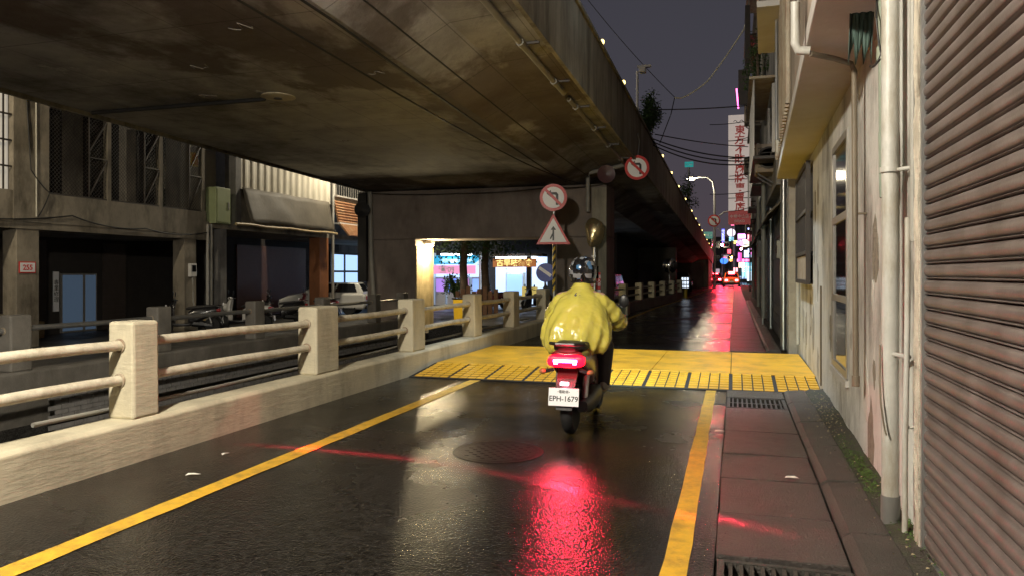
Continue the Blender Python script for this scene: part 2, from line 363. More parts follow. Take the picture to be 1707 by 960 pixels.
# drain grates
def grate(y0, y1, label):
    t = thing('drain_grate', label, 'drain grate', (.22, (y0+y1)/2, 0), group='iron drain grates')
    MB().box(-.07, .52, y0, y1, -.4, -.12).build('drain_pit', M['black'], t)
    m = MB(); m.box(-.085, -.05, y0, y1, -.05, .018); m.box(.505, .54, y0, y1, -.05, .018); m.box(-.05, .505, y0, y0+.03, -.05, .018); m.box(-.05, .505, y1-.03, y1, -.05, .018)
    m.build('frame', M['kerb'], t)
    MB().box(-.05, .505, (y0+y1)/2-.015, (y0+y1)/2+.015, -.03, .010).build('cross_bar', M['darkwood'], t)
    for k in range(11):
        x = -.02 + k*.05
        MB().box(x-.009, x+.009, y0+.03, y1-.03, -.04, .012).build('bar', M['darkwood'], t)
grate(3.25, 3.86, 'rusty iron drain grate nearest the camera beside the yellow line')
grate(8.30, 8.96, 'iron drain grate just before the yellow speed table')

# manhole
t = thing('manhole_cover', 'round iron manhole cover set in the wet road', 'manhole cover', (-1.85, 5.75, 0))
m = MB().lathe([(.37, .0005), (.37, .002), (.33, .002), (.33, .0005)], (-1.85, 5.75, 0), n=48); m.build('rim', mat('iron_wet', (.010, .0095, .009), .32, var=.4), t)
m = MB().lathe([(.001, .0005), (.32, .0005), (.32, .002), (.001, .002)], (-1.85, 5.75, 0), n=48); lid = m.build('lid', bpy.data.materials['iron_wet'], t)
m = MB()
for i in range(-6, 7):
    for j in range(-6, 7):
        if math.hypot(i, j)*.05 < .285 and (i+j) % 2 == 0: m.box(-1.85+i*.05-.018, -1.85+i*.05+.018, 5.75+j*.05-.006, 5.75+j*.05+.006, .002, .0045)
m.build('tread_studs', bpy.data.materials['iron_wet'], lid, kind='stuff')

# scraps of paper / leaves
def scrap(x, y, z, s, a, label):
    m = MB(); p = [(-1, -.35), (-.3, -.5), (.9, -.2), (1, .25), (.1, .45), (-.8, .3)]
    vs = [(x + s*(u*math.cos(a) - v*math.sin(a)), y + s*(u*math.sin(a) + v*math.cos(a)), z + .004 + .012*abs(math.sin(u*3+v))) for u, v in p]
    m.add(vs + [(a_, b_, c_+.002) for a_, b_, c_ in vs], [(0, 1, 2, 3, 4, 5), (11, 10, 9, 8, 7, 6)] + [(i, (i+1) % 6, 6+(i+1) % 6, 6+i) for i in range(6)]); m.build('paper_scrap', M['paper'], label=label, cat='litter', group='paper scraps on the ground')
scrap(-3.72, 4.42, .004, .05, .4, 'pale paper scrap beside the yellow line near the barrier')
scrap(.38, 5.5, .022, .045, 2.8, 'white paper scrap lying on the drain slabs')
scrap(-.13, 7.0, .01, .05, .1, 'small white scrap at the edge of the drain slabs')
scrap(-3.9, 5.0, .004, .035, 1.2, 'small pale scrap on the asphalt close to the barrier foot')
scrap(-2.6, 25.2, .004, .12, .1, 'flattened white scrap far up the road beyond the speed table')

# ================================================================== speed table
YF, YT, YB, HT = 9.55, 10.45, 13.2, .10
st = thing('speed_table', 'yellow raised speed table with black gridded ramp across the lane', 'speed table', (-1.6, 11.4, 0))
m = MB().prism([(YF-.03, .002), (YB+.9, .002), (YB, HT-.006), (YT, HT-.006), (YF-.03, .010)], -4.38, 1.04, 'x'); m.build('base', M['rubber'], st)
sl = math.atan2(HT-.010, YT-YF); X0, X1 = -4.34, 1.02; nm = 10; mw = (X1-X0)/nm
pw = (X1-X0)/5
for k in range(5):
    g = random.uniform(-.002, .002)
    m = MB().box(X0+k*pw+.004, X0+(k+1)*pw-.004, YT-.01+g, YB+g, HT-.004, HT+.008+random.uniform(0, .003)); m.build('top_plate', M['table_y'], st, bevel=.004)
    m = MB().box(X0+k*pw+.004, X0+(k+1)*pw-.004, -.44, .44, 0, .008); me = m.mesh('x'); me.transform(Matrix.Translation((0, YB+.45, HT/2+.002)) @ Matrix.Rotation(-math.atan2(HT, .9), 4, 'X')); ob('rear_plate', me, M['table_y'], st)
tm = MB().box(-.052, .052, -.043, .043, 0, .010).mesh('tile')
cw = (mw-.03)/4
for a in range(nm):
    for b in range(4):
        for r in range(7):
            yy = YF + .065 + r*.1285; xx = X0 + a*mw + .015 + cw*(b+.5)
            o = ob('tile', tm, M['tile_y'], st); o.location = Vector((xx, yy, .008 + (yy-YF)*math.tan(sl))) - st.location; o.rotation_euler = (sl, 0, random.uniform(-.01, .01)); o.scale = (cw*.87/.104, 1, 1)

# ================================================================== barriers
def barrier(name, label, X, ys, plen, thick, ztop, zwall, rails, rr, y_end, mw_, mr_, wall_extra=None):
    t = thing(name, label, 'barrier', (X, ys[0], 0))
    y0 = ys[0]-.8; m = MB(); n = 44; P = []
    prof = [(0, -.9 if False else -.02), (.012, zwall-.03), (-.015, zwall), (-thick+.01, zwall), (-thick, -.86)]
    m.prism([(X+a, b) for a, b in prof], y0, y_end, 'y'); m.build('base_wall', mw_, t, bevel=.01)
    for i, (yy, ln) in enumerate(zip(ys, plen)):
        m = MB().prism([(X-.012, zwall-.002), (X-.02, ztop), (X-thick+.012, ztop), (X-thick+.008, zwall-.002)], yy, yy+ln, 'y'); m.build('post', mw_, t, bevel=.022)
        if i+1 < len(ys):
            for z in rails:
                a = (X-thick*.52, yy+ln-.03, z + random.uniform(-.01, .01)); b = (X-thick*.52, ys[i+1]+.03, z + random.uniform(-.01, .01))
                mid = [(a[0]+(b[0]-a[0])*k/6, a[1]+(b[1]-a[1])*k/6, a[2]+(b[2]-a[2])*k/6 + .004*math.sin(k*1.3+yy)) for k in range(7)]
                rl = MB().tube(mid, rr, 16).build('rail', mr_, t, smooth=True)
                MB().lathe([(rr*1.02, 0), (rr*1.35, .004), (rr*1.35, .012), (rr*1.02, .014)], (b[0], b[1]-.045, b[2]), (0, 1, 0), 16).build('collar', M['rust'], rl, smooth=True)
    return t
ys = [-3.1, -.55, 2.0, 4.59, 7.19, 9.73, 12.37, 14.8, 17.5]
pl = [.27, .27, .27, .27, .48, .45, .40, .42, .42]
barrier('concrete_barrier', 'cream painted concrete barrier with two pipe rails along the left of the lane', -4.4, ys, pl, .27, 1.08, .33, (.905, .635), .040, 17.95, M['cream'], M['rail'])
b2 = barrier('concrete_barrier', 'dim grey concrete barrier with one rail beyond the sunken road', -8.6, [4.55, 7.0, 9.45, 11.9, 14.3, 16.75, 18.4], [.3]*7, .26, .93, .22, (.74,), .035, 18.8, M['oldwall'], M['steel'])
# tiled lower face of the far barrier, facing the sunken road
bw = [c for c in b2.children if c.name.startswith('base_wall')][0]
tl = MB().box(-.005, .012, -.095, .095, -.029, .029).mesh('wall_tile')
cnt = 0
for r in range(8):
    for k in range(60):
        yy = 7.6 + k*.2 + (.1 if r % 2 else 0); zz = -.06 - r*.064
        if yy > 18.4 or cnt >= 298: continue
        if yy > 9.3+ r*.9 + 6: continue
        o = ob('wall_tile', tl, M['tileface'], b2); o.location = Vector((-8.592, yy, zz)) - b2.location; cnt += 1
m = MB()
for r in range(12):
    for k in range(56):
        yy = 7.6 + k*.2 + (.1 if r % 2 else 0); zz = -.06 - r*.064
        if r < 8 and yy <= 9.3 + r*.9 + 6: continue
        m.box(-8.597, -8.58, yy-.095, yy+.095, zz-.029, zz+.029)
m.build('tile_field', M['tileface'], b2, kind='stuff')
MB().tube([(-8.30, y, -.02 + .01*math.sin(y)) for y in range(3, 19)], .03).build('conduit', M['pipe_grey'], b2, smooth=True)
MB().tube([(-4.72, y, .38 + .008*math.sin(y*2)) for y in range(4, 18)], .018).build('conduit_pipe', M['pipe_grey'], smooth=True, label='thin grey conduit pipe along the top of the cream barrier wall', cat='pipe')

# far barrier beyond the pier
t = thing('concrete_barrier', 'white posted concrete barrier under the overpass beyond the pier', 'barrier', (-3.9, 26, 0))
S, Eb = Vector((-4.12, 23.6, 0)), Vector((-3.0, 43.6, 0)); D = (Eb-S); ux = D.normalized(); MR = Matrix.Rotation(-math.atan2(ux.x, ux.y), 3, 'Z')
MB().obox((S+Eb)/2 + Vector((0, 0, .18)), (.28, D.length, .44), MR).build('base_wall', M['oldwall'], t, bevel=.02)
for k in range(7):
    p = S + D*(k/6*.96+.02)
    MB().obox(p + Vector((0, 0, .74)), (.27, .42, .68), MR).build('post', M['cream'], t, bevel=.02)
    if k < 6:
        q = S + D*((k+1)/6*.96+.02)
        for z in (.88, .62): MB().cyl(p + Vector((0, 0, z)), q + Vector((0, 0, z)), .04).build('rail', M['rail'], t, smooth=True)
MB().box(-3.98, -3.55, 25.6, 26.3, 0, .42).build('concrete_block', M['cream'], label='low cream concrete block at the foot of the far barrier', cat='block', bevel=.03)
# delineator post
t = thing('delineator_post', 'yellow delineator post with a grid of glowing white reflectors at the barrier end', 'delineator', (-2.85, 45.5, 0))
MB().cyl((-2.85, 45.5, 0), (-2.85, 45.5, 1.0), .12).build('post', M['sign_y'], t, smooth=True)
MB().box(-3.08, -2.62, 45.32, 45.36, .55, 1.25).build('panel', M['sign_k'], t)
for i in range(3):
    for j in range(3): MB().box(-3.05+i*.15, -2.94+i*.15, 45.30, 45.32, .6+j*.22, .76+j*.22).build('reflector', emi('refl_glow', (.75, .85, 1), 1.2) if (i == 0 and j == 0) else bpy.data.materials['refl_glow'], t)  # reflector cells given a glow of their own by emission

# ================================================================== overpass
SL = .025
def zb(Y): return -SL*(Y-8)
ov = thing('overpass_bridge', 'long concrete overpass sloping down over the left of the road', 'bridge', (-7.7, 21, 0))
def seg(prof, y0, y1): 
    n = len(prof)
    return MB().add([(x, y0, z+zb(y0)) for x, z in prof] + [(x, y1, z+zb(y1)) for x, z in prof],
        [(i, (i+1) % n, n+(i+1) % n, n+i) for i in range(n)] + [tuple(range(n-1, -1, -1)), tuple(range(n, 2*n))])
deck = [(-11, 4.38), (-4.4, 4.38), (-3.62, 4.80), (-2.62, 4.88), (-2.62, 5.2), (-12.78, 5.2), (-12.78, 4.88), (-11.78, 4.8)]
cuts = [-14, -3, 5.2, 13.1, 20.9, 29, 37, 45, 53, 61, 70, 80, 96]
for a, b in zip(cuts, cuts[1:]): seg(deck, a+.006, b-.006).build('deck_segment', M['soffit'], ov)
for s in (1, -1):
    def fx(p): return [((x if s == 1 else -15.4-x), z) for x, z in p]
    for a, b in zip(cuts, cuts[1:]):
        pa = seg(fx([(-2.55, 4.80), (-2.55, 6.10), (-2.79, 6.10), (-2.79, 5.21), (-2.615, 5.21), (-2.615, 4.80)]), a+.01, b-.01).build('parapet', M['fascia'], ov)
        seg(fx([(-2.51, 6.104), (-2.51, 6.18), (-2.83, 6.18), (-2.83, 6.104)]), a+.01, b-.01).build('coping', M['fascia'], pa)
seg([(-11, -.06), (-2.70, -.06), (-2.70, 4.795), (-11, 4.375)], 82, 95.9).build('abutment_wall', M['fascia'], ov)
# drain pipe under the cantilever with couplings
for a, b in ((5.4, 12.9), (13.3, 20.4)):
    pts = [(-2.92, y, 4.78+zb(y)) for y in (a, (a+b)/2, b)]
    dp = MB().tube(pts, .045, 12).build('drain_pipe', M['pipe_grey'], ov, smooth=True)
    for k in range(4):
        y = a + .6 + k*(b-a-1)/3.2
        MB().cyl((-2.92, y, 4.78+zb(y)), (-2.92, y+.16, 4.78+zb(y)), .058).build('coupling', M['pipe_grey'], dp, smooth=True)
        MB().box(-2.90, -2.70, y+.25, y+.29, 4.82+zb(y), 4.85+zb(y)).build('bracket', M['darkwood'], dp)
MB().tube([(-4.0, 20.75, 3.2), (-4.0, 20.75, 4.15), (-3.95, 20.72, 4.3), (-3.4, 20.6, 4.36), (-2.92, 20.45, 4.44)], .06, 12).build('drain_pipe', M['pipe_grey'], ov, smooth=True)
MB().tube([(-7.35, 10.4, 4.29), (-10.9, 10.4, 4.29)], .035, 8).build('soffit_conduit', M['cable'], ov)
MB().lathe([(.02, .03), (.25, .03), (.28, 0), (.1, -.02), (.02, -.02)], (-7.1, 10.4, 4.305), n=20).build('drain_outlet', M['cream'], ov, smooth=True)
MB().cyl((-7.1, 10.4, 4.31), (-7.1, 10.4, 4.275), .07).build('drain_hole', M['black'], ov)
# chalk-like survey scrawls left on the soffit
for k in range(9):
    x = random.uniform(-9, -5); y = random.uniform(5, 14); p = []
    for j in range(7): p.append((x + j*.05 + random.uniform(-.03, .03), y + random.uniform(-.13, .13), 4.376 + zb(y) - .004))
    p = [(a, b, 4.375+zb(b)-.003) for a, b, _ in p]
    if k == 0: chalk = mat('chalk', (.24, .215, .185), .9, bump=0)
    MB().tube(p, .004, 4).build('chalk_scrawl', chalk, ov)

# cables beneath the soffit
def cable(label, pts, r=.014, sag=0, m='cable', n=14, group=None):
    P = [Vector(p) for p in pts]; out = []
    for a, b in zip(P, P[1:]):
        for k in range(n): f = k/n; out.append(a.lerp(b, f) - Vector((0, 0, sag*4*f*(1-f))))
    out.append(P[-1]); return MB().tube(out, r, 6).build('overhead_cable', M[m], smooth=True, label=label, cat='cable', group=group)
g = 'cables slung under the overpass'
cable('black cable under the overpass, closest to the road edge', [(-3.62, -2, 4.55), (-3.74, 6.9, 4.33), (-3.96, 20.6, 4.18)], .012, .05, group=g)
cable('black cable under the overpass along the soffit edge', [(-4.1, -2, 4.5), (-4.3, 7.4, 4.27), (-4.6, 20.6, 4.04)], .016, .05, group=g)
cable('black cable under the overpass, innermost of the three', [(-4.6, -2, 4.42), (-4.87, 8.4, 4.20), (-4.7, 16.5, 4.02), (-4.1, 20.7, 3.96)], .014, .04, group=g)
cable('thin cable sagging along the top of the pier', [(-11.2, 20.9, 3.98), (-8, 20.9, 3.86), (-5.2, 20.9, 3.95), (-3.6, 20.9, 3.98)], .014, .05)

# ================================================================== pier
pr = thing('bridge_pier', 'massive concrete portal pier carrying the overpass', 'pier', (-7.3, 21.7, -.3))
ztop = 4.38 + zb(22.4) - .01
MB().box(-11.4, -3.5, 21, 22.4, 2.5, ztop).build('crossbeam', M['pier'], pr, bevel=.03)
MB().box(-11.1, -9.45, 21.003, 22.397, -1, 2.499).build('column', M['pier'], pr, bevel=.03)
MB().box(-5.0, -3.503, 21.003, 22.397, -1, 2.499).build('column', M['pier'], pr, bevel=.03)
MB().box(-3.92, -3.50, 20.93, 20.998, 0, 3.9).build('pilaster', M['fascia'], pr, bevel=.01)
MB().tube([(-10.95, 20.9, 4.0), (-10.9, 20.9, 2.0), (-10.75, 20.9, -.2)], .075, 12).build('drain_pipe', M['pipe_grey'], pr, smooth=True)
MB().box(-11.35, -11.05, 20.85, 20.99, 1.2, 3.95).build('cable_tray', M['black'], pr)
MB().box(-9.449, -9.41, 21.02, 22.38, -.3, 2.28).build('lit_face_sheet', mat('lit_face_paint', (.55, .45, .26), .7, var=.2, scale=4, bump=.4, stain=(.25, .17, .08), samt=.6, sscale=3, stretch=.3), pr, bevel=.02)  # lamplight on the column's inner side, painted as a paler cream sheet
# second pier further down the slope
p2 = thing('bridge_pier', 'far dark pier under the lower end of the overpass', 'pier', (-7, 52, -.06))
MB().box(-10.5, -3.9, 52, 53.2, 2.1, 4.38+zb(53.2)-.01).build('crossbeam', M['pier'], p2)
MB().box(-10.2, -8.6, 52.003, 53.197, -1, 2.099).build('column', M['pier'], p2); MB().box(-5.4, -3.9, 52.003, 53.197, -1, 2.099).build('column', M['pier'], p2)
MB().box(-12, -3.2, 81.5, 81.98, -.3, 2.6).build('closing_wall', M['pier'], label='dark closing wall at the low end under the overpass', cat='wall')

# ================================================================== buildings along the right
def xw(y): return .93 + .0145*(y-4.4)
r1 = thing('shop_building', 'cream plastered shop building with brown roller shutter and overhanging upper floor', 'building', (1.2, 8, 0))
def wallbox(y0, y1, z0, z1, a=0, b=.35):
    return MB().add([(xw(y0)+a, y0, z0), (xw(y0)+b, y0, z0), (xw(y1)+b, y1, z0), (xw(y1)+a, y1, z0), (xw(y0)+a, y0, z1), (xw(y0)+b, y0, z1), (xw(y1)+b, y1, z1), (xw(y1)+a, y1, z1)],
                     [(0,3,2,1),(4,5,6,7),(0,1,5,4),(1,2,6,5),(2,3,7,6),(3,0,4,7)])
m = MB()
for y0, y1, z0, z1 in ((4.40, 7.2, -.1, 3.1), (7.2, 8.4, -.1, .5), (7.2, 8.4, 2.75, 3.1), (8.4, 10.9, -.1, 3.1), (10.9, 13.2, -.1, 1.3), (10.9, 13.2, 3.0, 3.1), (13.2, 14.2, -.1, 3.1)):
    b = wallbox(y0, y1, z0, z1); m.add(b.v, b.f)
m.build('wall', M['plaster'], r1)
# roller shutter
sh = MB().box(1.02, 1.04, 1.6, 4.15, 0, 3.9).build('roller_shutter', M['shutter_dark'], r1)
prof = [(.938, 0), (.934, .0015), (.916, .0035), (.913, .0065), (.917, .0095), (.930, .0115), (.930, .0135), (.918, .0155), (.912, .020), (.9075, .030), (.906, .042), (.9075, .054), (.912, .064), (.918, .069), (.934, .0725), (.938, .075), (.95, .075), (.95, 0)]
sm = MB().prism(prof, 1.6, 4.165, 'y').mesh('slat', True)
for k in range(50):
    o = ob('slat', sm, M['shutter'], sh); o.location = (random.uniform(-.0015, .0015), 0, .07+k*.075)
    e_ = o.modifiers.new('edge', 'EDGE_SPLIT'); e_.split_angle = R(50)
MB().box(.90, .95, 1.6, 4.145, .012, .068).build('bottom_bar', M['steel'], sh)
MB().box(.898, .96, 4.149, 4.178, 0, 3.9).build('guide_rail', M['steel'], sh)
MB().box(.86, .95, 3.7, 4.2, -.01, .045).build('threshold', M['alu'], r1)
# rough jamb and plaster strips
def rough(x0, x1, y0, y1, z0, z1, n=40):
    rings = []
    for k in range(n+1):
        z = z0 + (z1-z0)*k/n
        rings.append([(x + .010*noise.noise((x*9, y*9, z*7)) + .004*noise.noise((x*30+3, y*30, z*30)), y + .008*noise.noise((x*9+7, y*9, z*7)), z) for x, y in ((x0, y0), (x0, (y0+y1)/2), (x0, y1), (x1, y1), (x1, y0))])
    return MB().loft(rings)
rough(.895, 1.2, 4.18, 4.30, -.02, 3.9).build('jamb', M['jamb'], r1)
rough(.905, 1.2, 4.305, 4.35, -.02, 3.9).build('jamb', M['plaster'], r1)
rough(.918, 1.2, 4.352, 4.398, -.02, 3.9).build('jamb', M['jamb'], r1)
MB().box(1.05, 2.4, 1.5, 4.398, -.1, 4.2).build('core_wall', M['plaster'], r1)
# overhang and upper floor
pol = [(.47, 4.75), (.71, 13.85), (1.35, 13.85), (1.35, 4.75)]
MB().prism(pol, 3.104, 3.24, 'z').build('overhang', M['plaster2'], r1, bevel=.012)
MB().prism([(.475, 4.75), (.70, 13.3), (1.35, 13.3), (1.35, 4.75)], 3.243, 7.4, 'z').build('upper_wall', M['conc_c'], r1)
for k in range(22):                                # corrugated cladding of the upper floor
    y = 8.6 + k*.2; x = .47 + (y-4.75)*.02637
    MB().cyl((x-.008, y, 3.3), (x-.008, y, 5.6), .045, n=8).build('cladding_rib', M['rust'], r1, smooth=True)
MB().prism([(.28, 10.4), (.36, 12.6), (.8, 12.6), (.8, 10.4)], 5.0, 5.08, 'z').build('awning', M['plaster2'], r1)
MB().prism([(.28, 10.4), (.36, 12.6), (.38, 12.6), (.30, 10.4)], 5.083, 5.4, 'z').build('awning_fascia', M['rust'], r1)
MB().tube([(.56, 10.9, 3.3), (.56, 11.0, 5.0)], .022).build('pole', M['steel'], r1, smooth=True)
wp = MB().tube([(.52, 5.75, 3.06), (.44, 5.75, 3.07), (.42, 5.75, 3.12), (.42, 5.75, 3.42), (.46, 5.75, 3.48)], .032, 10).build('waste_pipe', M['pvc'], r1, smooth=True)
# awning cloth scrap hanging from the overhang
m = MB(); n = 12; V = []
for i in range(n+1):
    for j in range(5): V.append((.70 + i*.012, 5.1 + j*.03 + .02*math.sin(i*1.7), 3.2 - j*.1*(1 - .5*(i % 4)/4)))
m.add(V, [(i*5+j, i*5+j+1, i*5+j+6, i*5+j+5) for i in range(n) for j in range(4)])
o = m.build('torn_awning_cloth', mat('green_cloth', (.06, .10, .085), .7), smooth=True, label='torn dark green cloth hanging under the overhang beside the pipes', cat='cloth')
md = o.modifiers.new('thick', 'SOLIDIFY'); md.thickness = .004
# flaked and patched plaster
flake = mat('bare_render', (.25, .22, .17), .85, var=.4, scale=14, bump=.9, bscale=40); grime = mat('grey_grime', (.30, .29, .26), .7, var=.4, scale=10, bump=.4); pat = mat('repair_plaster', (.60, .58, .52), .6, var=.15, scale=8, bump=.3)
rp2 = random.Random(8)
for k in range(34):
    y = rp2.uniform(5.0, 13.8); z = rp2.choice([rp2.uniform(.15, .9), rp2.uniform(.3, 2.9)]); s0 = rp2.uniform(.06, .26)
    if (7.0 < y < 8.6 and z > .3) or (10.7 < y < 13.4 and z > 1.1): continue
    n = 16; P = []
    for i in range(n):
        a = 2*math.pi*i/n; r = s0*(.55 + .6*abs(noise.noise((math.cos(a)*1.6+k, math.sin(a)*1.6, k*3.3)))+.2*rp2.random())
        P.append((y + r*math.cos(a)*.8, z + r*1.5*math.sin(a)))
    P = [(a, max(.06, min(3.05, b))) for a, b in P]; e0 = rp2.uniform(.0015, .0035)
    MB().add([(xw(a)-e0, a, b) for a, b in P] + [(xw(a)+.01, a, b) for a, b in P], [(i, (i+1) % n, n+(i+1) % n, n+i) for i in range(n)] + [tuple(range(n))]).build('plaster_patch', rp2.choice([flake, grime, grime, pat]), r1)
# door-height window
wd = MB(); y0, y1, z0, z1 = 7.2, 8.4, .5, 2.75
for a, b, c, d in ((y0, y0+.07, z0, z1), (y1-.07, y1, z0, z1), (y0+.07, y1-.07, z0, z0+.07), (y0+.07, y1-.07, z1-.07, z1), (y0+.07, y1-.07, 1.95, 2.02), (y0+.07, y1-.07, 1.18, 1.24)):
    q = wallbox(a, b, c, d, -.012, .05); wd.add(q.v, q.f)
wf = wd.build('window', M['alu'], r1)
for a, b in ((z0+.07, 1.18), (1.24, 1.95), (2.02, z1-.07)):
    wallbox(y0+.07, y1-.07, a, b, .004, .012).build('pane', M['glass'], wf)
wallbox(y0-.05, y1+.05, .44, .497, -.03, .2).build('sill', M['plaster2'], wf)
# barred window
wd = MB(); y0, y1, z0, z1 = 10.9, 13.2, 1.3, 3.0
for a, b, c, d in ((y0, y0+.06, z0, z1), (y1-.06, y1, z0, z1), (y0+.06, y1-.06, z0, z0+.06), (y0+.06, y1-.06, z1-.06, z1), (y0+.06, y1-.06, 1.72, 1.77), (y0+.06, y1-.06, 2.3, 2.35)):
    q = wallbox(a, b, c, d, -.09, -.03); wd.add(q.v, q.f)
wf = wd.build('window', M['darkwood'], r1)
wallbox(y0, y1, z0, z1, .002, .012).build('pane', M['glass'], wf)
for k in range(11): wallbox(y0+.2+k*.18, y0+.225+k*.18, z0+.06, z1-.06, -.07, -.045).build('bar', M['darkwood'], wf)
wallbox(11.1, 12.9, 1.32, 1.70, -.075, -.07).build('lower_panel', M['rust'], wf)
MB().tube([(xw(13.5)-.03, 13.5, .25), (xw(13.5)-.03, 13.5, 3.05)], .03).build('wall_pipe', M['pvc'], r1, smooth=True)
wallbox(9.62, 9.66, .1, 1.3, -.02, -.002).build('wall_strip', M['pipe_brown'], r1)
# pipes on the wall: each can be lifted away
def pipe(name, label, pts, r, m, parts=(), n=14):
    t = thing(name, label, 'pipe', pts[0]); P = MB().tube(pts, r, n).build('pipe', m, t, smooth=True)
    for (p, q, rr, mm, nm) in parts: MB().cyl(p, q, rr).build(nm, mm, t, smooth=True)
    return t
pipe('down_pipe', 'fat cream painted plastic down pipe with dark foot beside the shutter', [(.842, 4.62, .16), (.840, 4.62, .8), (.845, 4.63, 1.6), (.84, 4.62, 2.4), (.842, 4.62, 3.9)], .046, M['pvc'],
     [((.842, 4.62, .02), (.842, 4.62, .2), .051, M['pvc_dark'], 'foot'), ((.84, 4.62, 2.02), (.84, 4.62, 2.05), .054, M['pvc'], 'clamp'), ((.84, 4.62, 1.00), (.90, 4.44, 1.00), .013, M['pvc'], 'clamp_arm'), ((.84, 4.62, 2.03), (.95, 4.50, 2.03), .012, M['pvc'], 'clamp_arm')])
pipe('conduit_pipe', 'thin cream conduit standing between the fat pipe and the shutter jamb', [(.872, 4.40, .03), (.876, 4.42, .5), (.89, 4.43, 1.2), (.892, 4.43, 1.75)], .015, M['pvc'], [((.885, 4.43, .62), (.93, 4.42, .63), .008, M['pvc'], 'clip')])
pipe('conduit_pipe', 'slim grey conduit ending halfway up beside the shutter', [(.900, 4.33, 1.62), (.898, 4.33, 2.4), (.90, 4.33, 3.9)], .018, M['pipe_grey'])
pipe('down_pipe', 'greenish down pipe dropping from above behind the cream pipe', [(.865, 4.86, 3.9), (.862, 4.86, 2.9), (.868, 4.86, 2.3), (.862, 4.84, 2.28), (.865, 4.83, 1.9)], .045, M['pipe_green'], [((.862, 4.86, 2.72), (.862, 4.86, 2.80), .053, M['pipe_green'], 'coupling')])
pipe('wall_conduit', 'flat cream conduit box on the wall behind the down pipe', [(.885, 4.88, .9), (.885, 4.88, 1.9)], .026, M['plaster'], n=4)
pipe('drain_pipe', 'slim brown drain pipe running under the overhang and down past the window', [(.52, 5.75, 3.04), (.70, 5.93, 3.04), (.84, 6.08, 3.03), (.865, 6.1, 2.98), (.868, 6.1, 2.0), (.872, 6.1, 1.2), (.875, 6.1, .62)], .021, M['pipe_brown'], [((.875, 6.1, .60), (.875, 6.1, .68), .028, M['pipe_brown'], 'coupling'), ((.87, 6.1, 1.9), (.95, 6.1, 1.9), .008, M['pipe_brown'], 'clip')])
cable('loose black wire curling beside the green down pipe', [(.82, 4.9, 3.2), (.80, 4.8, 2.95), (.83, 4.82, 2.75), (.78, 4.9, 2.7)], .006, .03)
cable('pale loose wire hanging on the cream down pipe by the shutter', [(.785, 4.60, 1.05), (.78, 4.58, .85), (.785, 4.56, .7), (.81, 4.55, .55)], .005, .02, 'pipe_brown')
# pale tiled pilaster with glossy face at the end of the shop
t = thing('tiled_pilaster', 'pale glossy pilaster and pipes past the end of the cream shop', 'pillar', (.95, 14.6, 0))
MB().box(.93, 1.6, 14.25, 14.8, -.1, 3.9).build('shaft', mat('glossy_tile', (.40, .37, .33), .2, var=.2, scale=6, bump=.25, bscale=12), t, bevel=.01)
MB().tube([(.89, 15.0, 0), (.89, 15.0, 4.4)], .05, 12).build('pipe', M['steel'], t, smooth=True); MB().tube([(.90, 15.25, 0), (.90, 15.25, 5)], .035, 12).build('pipe', M['pipe_grey'], t, smooth=True)

